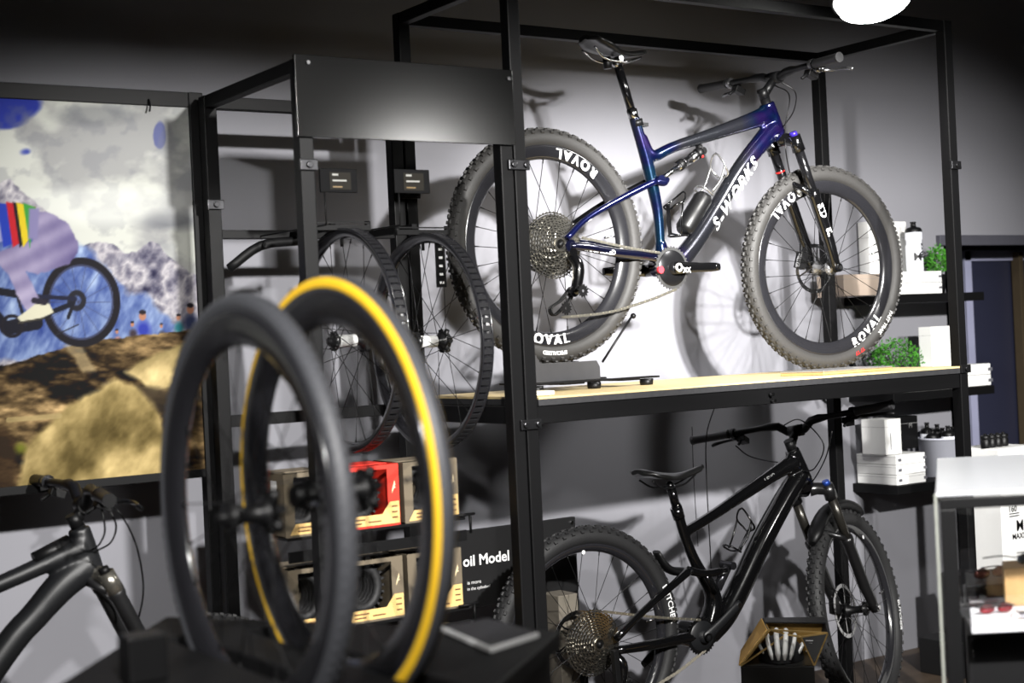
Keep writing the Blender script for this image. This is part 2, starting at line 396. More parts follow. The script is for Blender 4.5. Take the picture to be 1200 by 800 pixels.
    m = poly([(-260, 230), (-60, 215), (-30, 235), (2, 212), (14, 210), (30, 228), (52, 245), (80, 275), (95, 290), (112, 283), (132, 285), (146, 296), (160, 294), (176, 283), (186, 285), (198, 300), (214, 312), (232, 324), (260, 330), (260, 440), (-260, 440)], 1.5, 3, 10)
    col = col*(1-m[:, None])+np.clip(rock, 0, 255)*m[:, None]
    rg2 = np.abs(fbm(x*1.4+y*.6, y*.6, 22, 43)-.48)*4; blue = np.stack([76+130*(n2-.5)+60*rg2, 98+130*(n2-.5)+60*rg2, 158+90*(n2-.5)+44*rg2], -1)
    m = poly([(-260, 290), (-60, 260), (0, 262), (60, 282), (100, 288), (128, 318), (150, 345), (166, 340), (185, 362), (205, 380), (200, 410), (-260, 440)], 6, 6, 14)*.9
    col = col*(1-m[:, None])+np.clip(blue, 0, 255)*m[:, None]
    # spectators on the skyline
    for cx, cy, r_, c in ((168, 380, 11, (48, 60, 160)), (210, 378, 7, (40, 110, 120)), (224, 372, 11, (50, 58, 90)), (156, 385, 6, (60, 50, 60)), (190, 386, 5, (70, 70, 80)), (138, 393, 5, (190, 130, 110))):
        blend(np.clip(1.6-np.hypot((x-cx)/r_, (y-cy-6)/(r_*1.2))*1.5, 0, 1), c)
        blend(np.clip(3.2*(1.05-np.hypot((x-cx+1)/(r_*.42), (y-cy+r_*.9)/(r_*.55))), 0, 1), (176, 124, 100))
        blend(np.clip(3.2*(1.0-np.hypot((x-cx+1)/(r_*.45), (y-cy+r_*1.3)/(r_*.3))), 0, 1), (34, 30, 36))
    g = fbm(x*.7, y*1.3, 26, 71); g2 = fbm(x, y*3, 12, 81)
    gr = np.stack([84+330*(g-.5)+150*(g2-.5), 66+290*(g-.5)+130*(g2-.5), 40+220*(g-.5)+100*(g2-.5)], -1)
    m = poly([(-260, 470), (-60, 440), (0, 428), (20, 424), (60, 412), (100, 402), (131, 396), (180, 392), (226, 386), (300, 380), (300, 700), (-260, 700)], 1.5, 3, 10)
    col = col*(1-m[:, None])+np.clip(gr, 8, 255)*m[:, None]
    blend(poly([(75, 405), (95, 402), (112, 435), (98, 438)], 5, 3)*.6, (190, 170, 130))
    g3 = fbm(x*1.2+y*.4, y, 34, 91); tan = np.stack([158+230*(g3-.5), 138+210*(g3-.5), 88+170*(g3-.5)], -1)
    m = poly([(20, 570), (32, 520), (62, 490), (100, 462), (135, 444), (160, 452), (182, 476), (196, 510), (204, 600), (10, 600)], 7, 5, 20)
    col = col*(1-m[:, None])+np.clip(tan, 20, 255)*m[:, None]
    m = poly([(146, 436), (170, 420), (205, 404), (260, 392), (260, 440), (205, 452), (180, 460)], 6, 4, 18)
    col = col*(1-m[:, None])+np.clip(tan+16, 20, 255)*m[:, None]
    blend(poly([(158, 450), (200, 458), (230, 450), (230, 500), (205, 505), (185, 480)], 8, 3)*.8, (44, 36, 26))
    blend(poly([(-260, 520), (10, 500), (22, 530), (14, 600), (-260, 600)], 8, 3)*.7, (58, 40, 22))
    blend(line((10, 492), (70, 487), 3.5)*.7, (180, 160, 110))
    blend(np.clip(1-np.hypot((x-24)/10, (y-525)/10), 0, .8), (110, 120, 30))
    # the rider's bicycle: rear wheel, stay, frame
    blend(ring(95, 354, 42, 48, 8), (26, 24, 30)); blend(ring(95, 354, 37, 43, 2), (60, 64, 90))
    for k in range(14): blend(line((92, 354), (92+38*math.cos(k*.449), 354+44*math.sin(k*.449)), 1.0)*.5, (60, 62, 84))
    blend(ring(90, 352, 8, 9, 6), (34, 34, 42)); blend(line((88, 350), (80, 372), 2.6), (30, 30, 38)); blend(line((66, 392), (92, 380), 1.2), (40, 40, 46))
    blend(line((-20, 338), (28, 346), 5), (24, 24, 34)); blend(line((28, 346), (88, 350), 3), (30, 32, 52)); blend(line((30, 378), (84, 356), 3.5), (24, 26, 38))
    blend(line((-40, 330), (8, 384), 7), (22, 24, 36)); blend(line((8, 384), (42, 378), 9), (24, 24, 34)); blend(line((20, 345), (30, 380), 2.4), (30, 30, 44))
    blend(ring(14, 382, 12, 12, 4), (28, 26, 34)); blend(ring(-150, 360, 44, 50, 9), (26, 24, 30)); blend(line((-40, 326), (-130, 320), 4), (26, 28, 40)); blend(line((-128, 300), (-150, 360), 4), (26, 28, 40))
    # the rider: lilac trousers, banded jersey, pale shoe, helmet beyond the edge
    lt = np.clip((y-300)/60, 0, 1)*26-np.clip((x-55)/35, 0, 1)*np.clip((y-262)/30, 0, 1)*38+24*(n1-.5)+14*np.sin((x*.5+y)*.25); lil = np.stack([140+lt, 131+lt, 166+lt*.8], -1)
    m = poly([(36, 246), (62, 250), (80, 262), (91, 282), (91, 296), (82, 308), (62, 316), (44, 322), (30, 318), (46, 350), (50, 366), (34, 370), (22, 350), (10, 322), (-4, 308), (-6, 296), (18, 288), (38, 282)], 2, 2, 8)
    col = col*(1-m[:, None])+np.clip(lil, 0, 255)*m[:, None]
    for xa, c in ((-40, (150, 150, 190)), (-4, (36, 60, 170)), (7, (190, 34, 44)), (15, (24, 22, 28)), (19, (222, 196, 40)), (27, (60, 150, 60))):
        blend(poly([(xa, 236+abs(xa-10)*.1), (42, 243), (40, 262), (37, 276), (xa+8, 290)], 1.5), c)
    blend(poly([(34, 244), (46, 244), (44, 280), (33, 280)], 3), (132, 126, 168))
    blend(poly([(-60, 250), (-4, 238), (-2, 286), (-60, 300)], 3), (60, 62, 120)); blend(np.clip(6-np.hypot((x+66)/3.6, (y-262)/3.6)*1.0, 0, 1), (40, 44, 70))
    blend(poly([(20, 372), (34, 362), (46, 352), (58, 356), (63, 366), (50, 372), (26, 378)], 1.5), (214, 210, 186)); blend(line((22, 378), (52, 373), 1.6), (60, 56, 50)); blend(line((40, 352), (52, 354), 4), (40, 36, 48))
    c = np.clip(col, 0, 255)/255; c = np.where(c <= .04045, c/12.92, ((c+.055)/1.055)**2.4)*.56
    me = bpy.data.meshes.new('print')
    P = P - np.array(O)
    idx = np.arange(NX*NZ).reshape(NZ, NX)
    f = np.stack([idx[:-1, :-1], idx[:-1, 1:], idx[1:, 1:], idx[1:, :-1]], -1).reshape(-1, 4)
    me.vertices.add(len(P)); me.vertices.foreach_set('co', P.ravel()); me.loops.add(f.size); me.loops.foreach_set('vertex_index', f.ravel())
    me.polygons.add(len(f)); me.polygons.foreach_set('loop_start', np.arange(0, f.size, 4)); me.polygons.foreach_set('loop_total', np.full(len(f), 4))
    me.update(); ca = me.color_attributes.new('print_ink', 'FLOAT_COLOR', 'POINT')
    ca.data.foreach_set('color', np.concatenate([c, np.ones((len(c), 1))], 1).ravel())
    m = bpy.data.materials.new('photo_print'); m.use_nodes = True; nt = m.node_tree; a = nt.nodes.new('ShaderNodeAttribute'); a.attribute_name = 'print_ink'
    bs = nt.nodes['Principled BSDF']; nt.links.new(a.outputs['Color'], bs.inputs['Base Color']); bs.inputs['Roughness'].default_value = .7; bs.inputs['Specular IOR Level'].default_value = .1
    me.materials.append(m); o = bpy.data.objects.new('print', me); C.objects.link(o); o.parent = ps
    tag(o, 'colour photograph of a rider in a banded jersey above rocks and mountains')
poster()
b = MB(O); b.box((px0, PY-.010, pz0), (px1, PY+.010, pz1)); b.build('backing_board', blackm, ps)

# ------------------------------------------------------------------ bicycle components
def rotmat(pt, axis, ang):
    return Matrix.Translation(pt) @ Matrix.Rotation(ang, 4, V(axis)) @ Matrix.Translation(-V(pt))
def wheel(root, org, T, name, R=.37, tr=.028, depth=.028, rimw=.033, n=28, spoke=None, tyre_m=None, rim_m=None, knob=True, hubw=.1, rotor=None, cass=None, tyre=True,
          rim_text=None, tyre_text=None, gumside=False, hub_m=None, flange=.026, rot=0., spoke_r=.0011, slick=False, tape=False, dots=True):
    """wheel about its own centre, axle along y, -y = drive side; T places it. Returns the rim object (parent of the sub-parts)."""
    spoke = spoke or dsteel; tyre_m = tyre_m or rubber; rim_m = rim_m or carbon; hub_m = hub_m or blackm
    Ri = R - (2*tr*.86 if tyre else 0)       # outer rim radius
    hw = rimw/2
    b = MB(org, T)
    prof = [(Ri+.001, -hw), (Ri-.006, -hw-.001), (Ri-.012, -hw), (Ri-depth*.75, -hw*.8), (Ri-depth, -hw*.25), (Ri-depth-.002, 0), (Ri-depth, hw*.25), (Ri-depth*.75, hw*.8), (Ri-.012, hw), (Ri-.006, hw+.001), (Ri+.001, hw), (Ri, hw-.003), (Ri-.008, hw-.004), (Ri-.009, -hw+.004), (Ri, -hw+.003)]
    b.lathe(prof, (0, 0, 0), (0, 1, 0), 96, True, True)
    rim = b.build(name, rim_m, root)
    def part(nm, mb, m, **k): return mb.build(nm, m, rim, **k)
    if tape:
        b = MB(org, T); N = 90
        for k in range(N):
            a0 = 2*PI*k/N; a1 = a0+2*PI/N*.62; 
            q = [(math.cos(a)*(Ri-.004+dr), y, math.sin(a)*(Ri-.004+dr)) for a in (a0, a1) for y in (-hw*.8, hw*.8) for dr in (0, .003)]
            b.add(q, [(0,2,3,1),(4,5,7,6),(0,1,5,4),(2,6,7,3),(1,3,7,5),(0,4,6,2)])
        part('tubeless_plug_strip', b, mat('strip_dark', (30, 30, 32), .35), )
    if tyre:
        b = MB(org, T); cr = Ri + tr*.72; prof = []
        for k in range(15):
            a = math.radians(-128 + 256*k/14); prof.append((cr + math.cos(a)*tr*1.0, math.sin(a)*tr*1.0))
        prof = [(Ri-.002, -hw+.001)] + prof + [(Ri-.002, hw-.001)]
        b.lathe(prof, (0, 0, 0), (0, 1, 0), 120, True, False)
        if knob:
            N = 62
            for k in range(N):
                for row, (a_deg, w_, l_, ph) in enumerate(((-9, .010, .013, 0), (9, .010, .013, .5), (-33, .009, .011, .5), (33, .009, .011, 0), (-56, .010, .013, 0), (56, .010, .013, .5))):
                    th = 2*PI*(k+ph)/N; a = math.radians(a_deg)
                    er = V((math.cos(th), 0, math.sin(th))); et = V((-math.sin(th), 0, math.cos(th))); ey = V((0, 1, 0))
                    nrm = er*math.cos(a)+ey*math.sin(a); tg = -er*math.sin(a)+ey*math.cos(a)
                    c0 = er*cr + nrm*(tr-.001); h = .0062; vs = []
                    for s_, sc in ((0, 1), (h, .78)):
                        for i, j in ((-1, -1), (1, -1), (1, 1), (-1, 1)): vs.append(c0 + nrm*s_ + tg*(i*w_/2*sc) + et*(j*l_/2*sc))
                    b.add(vs, [(4,5,6,7),(0,1,5,4),(1,2,6,5),(2,3,7,6),(3,0,4,7)])
        elif not slick:
            N = 110
            for k in range(N):
                for a_deg, w_ in ((-38, .007), (38, .007), (0, .006)):
                    th = 2*PI*(k+(.5 if a_deg == 0 else 0))/N; a = math.radians(a_deg)
                    er = V((math.cos(th), 0, math.sin(th))); et = V((-math.sin(th), 0, math.cos(th))); ey = V((0, 1, 0))
                    nrm = er*math.cos(a)+ey*math.sin(a); tg = -er*math.sin(a)+ey*math.cos(a); c0 = er*cr+nrm*(tr-.001); vs = []
                    for s_ in (0, .0022):
                        for i, j in ((-1, -1), (1, -1), (1, 1), (-1, 1)): vs.append(c0+nrm*s_+tg*(i*w_/2)+et*(j*.004))
                    b.add(vs, [(4,5,6,7),(0,1,5,4),(1,2,6,5),(2,3,7,6),(3,0,4,7)])
        part('tyre', b, tyre_m)
        if gumside:
            for sgn in (-1, 1):
                b = MB(org, T); pr = []
                for k in range(7):
                    a = math.radians(48 + 58*k/6); pr.append((cr+math.cos(a)*(tr+.0006), sgn*math.sin(a)*(tr+.0006)))
                b.lathe(pr, (0, 0, 0), (0, 1, 0), 96, True, False); tag(part('sidewall_band', b, gum), 'yellow band round the tyre sidewall')
    # hub
    b = MB(org, T); h = hubw/2
    b.lathe([(1e-4, -h), (.009, -h), (.009, -h+.008), (.013, -h+.01), (flange, -h+.02), (flange, -h+.024), (.015, -h+.03), (.013, 0), (.015, h-.03), (flange, h-.024), (flange, h-.02), (.013, h-.01), (.009, h-.008), (.009, h), (1e-4, h)], (0, 0, 0), (0, 1, 0), 24)
    for k in range(14):
        for s_ in (-1, 1):
            a = 2*PI*k/14; b.disc((math.cos(a)*(flange-.003), s_*(h-.018), math.sin(a)*(flange-.003)), (0, 1, 0), .0025, .008, 6)
    part('hub', b, hub_m)
    for k in range(n):
        s_ = 1 if k % 2 else -1; th = 2*PI*k/n + rot
        off = (1 if (k//2) % 2 else -1)*math.radians(62)
        a = V((math.cos(th+off)*(flange-.003), s_*(h-.022), math.sin(th+off)*(flange-.003))); e = V((math.cos(th)*(Ri-depth), s_*.002, math.sin(th)*(Ri-depth)))
        b = MB(org, T); b.tube([a, e], spoke_r, 5, caps=False); d = (e-a).normalized(); b.tube([e-d*.014, e], spoke_r*1.8, 6); part('spoke', b, spoke)
    b = MB(org, T); th = 2*PI/n*.5+rot; d = V((math.cos(th), 0, math.sin(th))); b.tube([d*(Ri-depth), d*(Ri-depth-.032)], .003, 6); b.tube([d*(Ri-depth-.032), d*(Ri-depth-.045)], .0036, 8); tag(part('valve', b, chrome), 'metal tyre valve')
    if rotor is not None:
        yr, rr = rotor; b = MB(org, T)
        b.lathe([(rr, yr-.001), (rr, yr+.001), (rr-.014, yr+.001), (rr-.014, yr-.001)], (0, 0, 0), (0, 1, 0), 48, False, True)
        for k in range(6):
            t0 = k*PI/3; b.bar((math.cos(t0)*.02, yr, math.sin(t0)*.02), (math.cos(t0+.35)*(rr-.012), yr, math.sin(t0+.35)*(rr-.012)), .006, .002, up=(0, 1, 0))
        part('brake_rotor', b, chrome)
    if cass is not None:
        yc, rmax = cass; b = MB(org, T); rr = np.linspace(rmax, .024, 11)
        for i, r_ in enumerate(rr):
            y = yc - i*.0036; nt_ = max(10, int(2*PI*r_/.0135)); vs = []; fs = []
            for k in range(nt_*2):
                a = PI*k/nt_; ro = r_+(.0032 if k % 2 else -.0012); ri = r_-.0042
                for q in (ro, ri):
                    for yy in (y-.001, y+.001): vs.append((math.cos(a)*q, yy, math.sin(a)*q))
            m_ = nt_*2
            for k in range(m_):
                o = k*4; p = ((k+1) % m_)*4
                fs += [(o, p, p+1, o+1), (o+2, o+3, p+3, p+2), (o, o+2, p+2, p), (o+1, p+1, p+3, o+3)]
            b.add(vs, fs)
            if i < 10:
                for k in range(7):
                    a = 2*PI*k/7+i*.25; a2 = a+.22; b.bar((math.cos(a)*(r_-.009), y, math.sin(a)*(r_-.009)), (math.cos(a2)*(rr[i+1]-.008), y-.0036, math.sin(a2)*(rr[i+1]-.008)), .004, .0025, up=(0, 1, 0))
        b.lathe([(.022, yc-.04), (.022, yc), (.016, yc), (.016, yc-.04)], (0, 0, 0), (0, 1, 0), 20, False, True)
        cs_ = part('cassette', b, cassm)
        b = MB(org, T); b.lathe([(rmax-.006, yc+.002)]+[(r_-.006, yc-i*.0036+.0016) for i, r_ in enumerate(rr)]+[(.012, yc-.038), (.012, yc+.01)], (0, 0, 0), (0, 1, 0), 40); part('cassette_shade_cone', b, mat('cassette_shadow', (30, 29, 27), .4, .6))  # carrier cone, coloured dark for the shade between the sprockets
    def arc(mb, s, size, rad, ang, y, flip=1, **k):
        "word along a circle of radius rad centred on angle ang (deg), read from the -y side"
        def fn(u, v):
            a = math.radians(ang) - flip*u/rad; q = rad+flip*v
            return V((math.cos(a)*q, y, math.sin(a)*q))
        put_text(mb, s, size, fn, **k)
    if rim_text:
        for (s, size, ang, rd, yy) in rim_text:
            b = MB(org, T); arc(b, s, size, rd, ang, -hw-.0006 if yy is None else yy, flip=-1, bold=.0022, spacing=1.35); part('rim_lettering', b, white)
    if tyre_text:
        for (s, size, ang, rd, m_) in tyre_text:
            b = MB(org, T); arc(b, s, size, rd, ang, -(tr+.0008), bold=.0006); part('tyre_lettering', b, m_)
    return rim
def fork(root, org, T, crown, axle_l, axle_r, gap=.066, lower_m=None, upper_m=None, knob_m=None, text_on=True, crown_m=None, lower_at=.40, arch_m=None, ax=V((.37, 0, -.93))):
    "crown: centre of the crown, axle: y=0 wheel centre; both in the bike's own unsteered frame"
    lower_m = lower_m or blackgloss; upper_m = upper_m or blackgloss
    crown = V(crown); axle = V(axle_l); ax = ax.normalized(); fwd = V((-ax.z, 0, ax.x)) if ax.z < 0 else V((ax.z, 0, -ax.x))
    L = (axle-crown).dot(ax); off = (axle-crown).dot(fwd)
    top = crown + fwd*.018
    b = MB(org, T)
    for s in (-1, 1):
        y = V((0, s*gap, 0)); b.tube([top+y+ax*-.012, top+y+ax*.045], [.0215, .024], 14); b.tube([crown+ax*-.01+V((0, s*.01, 0)), crown+fwd*.010+V((0, s*.035, 0))+ax*-.004, top+y+ax*.008], [.026, .022, .023], 12, 4)
    fk = b.build('fork', crown_m or lower_m, root)
    for s in (-1, 1):
        b = MB(org, T); y = V((0, s*gap, 0)); b.tube([top+y+ax*.04, top+y+ax*(L*(lower_at+.06))], .0172, 14); b.build('stanchion', upper_m, fk)
    b = MB(org, T); mid = L*lower_at
    for s in (-1, 1):
        y = V((0, s*gap, 0)); b.tube([top+y+ax*mid, top+y+ax*(mid+.02), top+y+ax*(mid+.03), top+y+ax*(L*.8), axle+y*1.0-ax*.03, axle+y+ax*.012], [.0235, .0235, .0205, .021, .019, .016], 14)
        b.disc(axle+y*1.1, (0, 1, 0), .016, .018, 16)
    a0 = top+ax*(mid+.015)
    b.tube([a0+V((0, -gap, 0))-ax*.0, a0+fwd*-.03+V((0, -gap*.82, 0))-ax*.035, a0+fwd*-.036-ax*.062, a0+fwd*-.03+V((0, gap*.82, 0))-ax*.035, a0+V((0, gap, 0))], [.012, .011, .012, .011, .012], 10, 5)
    b.build('fork_lowers', arch_m or lower_m, fk)
    b = MB(org, T)
    y = V((0, -gap, 0)); b.tube([top+y-ax*.012, top+y-ax*.026], [.015, .013], 12); b.build('adjuster_knob', knob_m or blackm, fk)
    b = MB(org, T); b.disc(axle+V((0, -gap-.016, 0)), (0, 1, 0), .008, .012, 12); b.build('axle_end', chrome, fk)
    # brake caliper behind left leg
    b = MB(org, T); c = axle+V((0, gap-.012, 0))-fwd*.045-ax*.05; b.box((-.017, -.015, -.03), (.017, .015, .03), Matrix.Rotation(.3, 3, 'Y'), c); b.tube([c, axle+V((0, gap, 0))-ax*.1-fwd*.01], .007, 8); b.tube([c+ax*.02, axle+V((0, gap, 0))-fwd*.015-ax*.01], .007, 8)
    b.build('brake_caliper', blackm, fk, bevel=.004)
    if text_on:
        for (s_, size, at_) in text_on:
            b = MB(org, T); y0 = -gap; rr = .0216
            def fn(u, v, A=at_, rr=rr):
                v = v-size*.35; p = top + ax*(A+u) ; q = fwd*v + V((0, y0-math.sqrt(max(0, rr*rr-v*v))-.0006, 0)); return p+q
            put_text(b, s_, size, fn, bold=.001); b.build('fork_lettering', white, fk)
    return fk
def cockpit(root, org, T, top, barc, half=.38, rise=.02, sweep=.05, bar_m=None, grip_m=None, lever_m=None, ax=V((.37, 0, -.93)), grip_end=None):
    top = V(top); barc = V(barc); bar_m = bar_m or blackm; grip_m = grip_m or blackm; lever_m = lever_m or blackm
    b = MB(org, T); b.tube([top+ax*.07, top-ax*.0], .0175, 14); b.tube([top-ax*.0, top-ax*.035], .0185, 14); b.tube([top-ax*.012, barc], [.017, .014], 12); b.tube([barc+V((0, -.026, 0)), barc+V((0, .026, 0))], .0215, 14)
    for s in (-1, 1):
        b.disc(barc+V((.02, s*.016, .012)), (1, 0, 0), .004, .008, 8); b.disc(top+V((-.018, s*.01, .02)), (1, 0, 0), .004, .01, 8)
    st = b.build('stem', bar_m, root)
    def P(t):
        s = abs(t); r_ = rise*min(1, max(0, (s-.08)/.10)); return barc+V((-sweep*max(0, (s-.1)/.9)**1.0, t*half, r_))
    b = MB(org, T); pts = [P(t) for t in np.linspace(-1, 1, 25)]; b.tube(pts, [.011 if abs(t) > .25 else .0155 for t in np.linspace(-1, 1, 25)], 12); hb = b.build('handlebar', bar_m, root)
    for s in (-1, 1):
        b = MB(org, T); q = [P(s*t) for t in (.64, .66, .98, 1.0)]; b.tube(q, [.0175, .0155, .0155, .017], 14)
        b.disc(q[-1]+V((0, s*.001, 0)), (0, 1, 0), .0172, .006, 16); b.build('grip', grip_m, hb)
        b = MB(org, T); c = P(s*.60); b.disc(c, (0, 1, 0), .0185, .014, 14); b.sphere(c+V((.022, 0, -.016)), .0155, 10, (1, 1.3, .8)); b.tube([c+V((.022, 0, -.014)), c+V((.035, s*.02, -.016))], .009, 8)
        b.tube([c+V((.018, -s*.03, -.014)), c+V((.022, s*.01, -.016))], [.008, .010], 8); b.build('brake_clamp', lever_m, hb)
        b = MB(org, T); b.tube([c+V((.03, s*.005, -.018)), c+V((.062, s*.03, -.02)), c+V((.066, s*.075, -.022)), c+V((.06, s*.11, -.026)), c+V((.064, s*.128, -.03))], [.007, .0055, .0055, .007, .006], 8, 4, squash=.7); b.build('brake_lever', lever_m, hb)
        b = MB(org, T); b.box((-.012, -.016, -.011), (.03, .016, .011), Matrix.Rotation(.4, 3, 'Y'), P(s*.53)+V((.005, 0, -.026))); b.tube([P(s*.53)+V((-.005, 0, -.03)), P(s*.53)+V((-.03, 0, -.045))], .006, 8); b.build('shifter', blackm, hb, bevel=.004)
    return hb
def cable(root, org, pts, r=.0024, m=None, T=None, name='cable'):
    b = MB(org, T); b.tube(pts, r, 6, 8); return b.build(name, m or blackm, root)
def saddle(root, org, c, ang=0, L=.26, W=.14, m=None, railm=None):
    "c: middle of the top surface"
    c = V(c); b = MB(org); secs = []
    n = 14; R3 = Matrix.Rotation(ang, 3, 'Y')
    for i in range(n+1):
        t = i/n; x = -L/2+L*t
        wd = W/2*((1-((t-.12)/.30)**2)**.5 if .0 <= t < .14 and False else 1)
        prof = np.interp(t, [0, .05, .15, .3, .5, .65, .8, .93, 1], [.45, .85, 1, .92, .52, .34, .28, .25, .12]); wd = W/2*prof
        z = .012*math.cos(t*PI*1.6)+(.006 if t < .1 else 0); dp = np.interp(t, [0, .2, .6, 1], [.022, .034, .03, .014]); ring = []
        for k in range(12):
            a = 2*PI*k/12; yy = math.cos(a)*wd; zz = math.sin(a); zz = zz*.007 if zz > 0 else zz*dp*(abs(math.cos(a))**1.5*.6+.25)
            ring.append(c+R3 @ V((x, yy, z+zz-.006*abs(math.cos(a))**2)))
        secs += ring
    fs = [(i*12+k, i*12+(k+1) % 12, (i+1)*12+(k+1) % 12, (i+1)*12+k) for i in range(n) for k in range(12)]
    b.add(secs, fs, True); b.add(secs[:12], [tuple(range(12))]); b.add(secs[-12:], [tuple(range(12))[::-1]])
    sd = b.build('saddle', m or blackm, root)
    b = MB(org)
    for s in (-1, 1): b.tube([c+R3 @ V(p) for p in ((-.11, s*.035, -.016), (-.06, s*.024, -.046), (.03, s*.022, -.046), (.10, s*.01, -.02))], .0035, 8, 5)
    b.build('saddle_rails', railm or chrome, sd)
    return sd
def ring_gear(mb, c, r, teeth, y, th=.003, inner=None):
    vs = []; fs = []; inner = inner or r-.012; m_ = teeth*2; c = V(c)
    for k in range(m_):
        a = PI*k/teeth; ro = r+(.004 if k % 2 else -.003)
        for q in (ro, inner):
            for yy in (y-th/2, y+th/2): vs.append(c+V((math.cos(a)*q, yy, math.sin(a)*q)))
    for k in range(m_):
        o = k*4; p = ((k+1) % m_)*4; fs += [(o, p, p+1, o+1), (o+2, o+3, p+3, p+2), (o, o+2, p+2, p), (o+1, p+1, p+3, o+3)]
    mb.add(vs, fs)
def crankset(root, org, bb, ring_r, teeth, ang, L=.172, arm_m=None, ring_m=None, gap=.078, spider_m=None, bolt_m=None):
    bb = V(bb); arm_m = arm_m or blackgloss; y = -.052
    b = MB(org); ring_gear(b, bb, ring_r, teeth, y); cr = b.build('chainring', ring_m or steel, root)
    b = MB(org)
    b.lathe([(ring_r-.010, y-.003), (ring_r-.014, y-.006), (.02, y-.010), (1e-4, y-.011)], bb, (0, 1, 0), 32)
    b.lathe([(ring_r-.010, y+.002), (.02, y+.004), (1e-4, y+.004)], bb, (0, 1, 0), 32)
    b.lathe([(1e-4, -gap), (.021, -gap), (.021, gap), (1e-4, gap)], bb, (0, 1, 0), 20); b.build('crank_spider', spider_m or arm_m, cr)
    for s, a in ((-1, ang), (1, ang+PI)):
        d = V((math.cos(a), 0, math.sin(a))); yy = V((0, s*gap, 0))
        b = MB(org); b.tube([bb+yy-d*.012, bb+yy, bb+yy*1.08+d*.06, bb+yy*1.12+d*(L-.02), bb+yy*1.12+d*(L+.012)], [.012, .021, .0165, .0155, .012], 12, 3, squash=.5); b.build('crank_arm', arm_m, root)
        b = MB(org); b.disc(bb+yy*1.12+d*L+V((0, s*.008, 0)), (0, 1, 0), .0085, .004, 14); b.build('pedal_thread', chrome, cr)
    b = MB(org); b.lathe([(.008, -gap-.013), (.014, -gap-.013), (.014, -gap-.008), (.008, -gap-.008)], bb, (0, 1, 0), 20, False, True); b.build('crank_bolt', bolt_m or dsteel, cr)
    return cr
def chain(root, org, pts, m=None):
    P = catmull(pts, 14) if len(pts) > 2 else [V(pts[0]).lerp(V(pts[1]), k/40) for k in range(41)]
    b = MB(org); acc = 0; last = P[0]; step = .0127; out = [P[0]]
    for i in range(1, len(P)):
        seg = (P[i]-P[i-1]).length; d = 0
        while acc+seg-d >= step:
            d += step-acc; out.append(P[i-1].lerp(P[i], d/seg)); acc = 0
        acc += seg-d
    for i in range(len(out)-1):
        w_ = .003 if i % 2 else .0055; d = (out[i+1]-out[i]).normalized()*.0012
        for s in (-1, 1): b.bar(out[i]-d+V((0, s*w_/2, 0)), out[i+1]+d+V((0, s*w_/2, 0)), .0012, .0075 if i % 2 else .0085)
        b.disc(out[i], (0, 1, 0), .0028, .008, 8)
    return b.build('chain', m or mat('chain_steel', (176, 172, 160), .3, .9), root)
def derailleur(root, org, a, b1, b2, y, m=None, cagem=None):
    "a: hanger bolt, b1: upper pulley, b2: lower pulley (x,z) points"
    m = m or blackgloss; A = V((a[0], y+.005, a[1])); B = V((b1[0], y-.004, b1[1])); D = V((b2[0], y+.002, b2[1]))
    b = MB(org); b.tube([A, A.lerp(B, .35)+V((.018, -.02, .0)), B+V((.012, -.012, .01)), B], [.016, .019, .017, .017], 12, 4); b.disc(A+V((0, -.014, 0)), (0, 1, 0), .014, .02, 16); b.disc(B+V((0, -.01, 0)), (0, 1, 0), .017, .02, 16)
    dr = b.build('rear_derailleur', m, root)
    b = MB(org)
    for yy in (-.006, .006):
        q = V((0, yy, 0)); n = (D-B).normalized(); s = V((-n.z, 0, n.x))
        b.tube([B+q+s*.012, B.lerp(D, .5)+q+s*.016, D+q+s*.014+n*.01, D+q+n*.02, D+q-s*.014+n*.008, B.lerp(D, .6)+q-s*.006, B+q-s*.010], .0035, 6, 4, closed=False)
    b.build('derailleur_cage', cagem or blackm, dr)
    for P in (B, D):
        b = MB(org); ring_gear(b, P, .018, 12, P.y, .003, .005); b.build('pulley', blackm, dr)
    return dr
def cage(root, org, base, d, n, m, L=.13, y=0):
    "bottle cage: base point on tube, d along tube, n away from tube"
    base = V(base); d = V(d).normalized(); n = V(n).normalized(); b = MB(org)
    b.bar(base+n*.006-d*.05, base+n*.006+d*.05, .014, .005, up=n)
    for s in (-1, 1):
        sy = V((0, s*.036, 0))
        b.tube([base+n*.008+d*.03, base+n*.012+sy*.8+d*.045, base+n*.045+sy+d*.055, base+n*.072+sy*.5+d*.075, base+n*.078+d*.085], .0035, 8, 5)
        b.tube([base+n*.008-d*.045, base+n*.02+sy*.7-d*.055, base+n*.06+sy*.7-d*.06, base+n*.07-d*.06], .0035, 8, 5)
        b.tube([base+n*.045+sy+d*.055, base+n*.03+sy*1.02, base+n*.03+sy*.8-d*.05], .0035, 8, 5)
    return b.build('bottle_cage', m, root)
def tube_text(root, org, s, size, a, b_, rad, m, side=-1, voff=0, name='frame_lettering', yc=0, **k):
    "word on the near side of a straight tube from a to b_ (x,z) - centred, reading from a to b_"
    a = V((a[0], yc, a[1])); b_ = V((b_[0], yc, b_[1])); d = (b_-a).normalized(); n = V((-d.z, 0, d.x)); mid = (a+b_)/2; mb = MB(org)
    def fn(u, v):
        v = v-size*.35+voff; return mid+d*u+n*v+V((0, side*(math.sqrt(max(1e-6, rad*rad-v*v))+.0012), 0))
    put_text(mb, s, size, fn, **k); return mb.build(name, m, root)

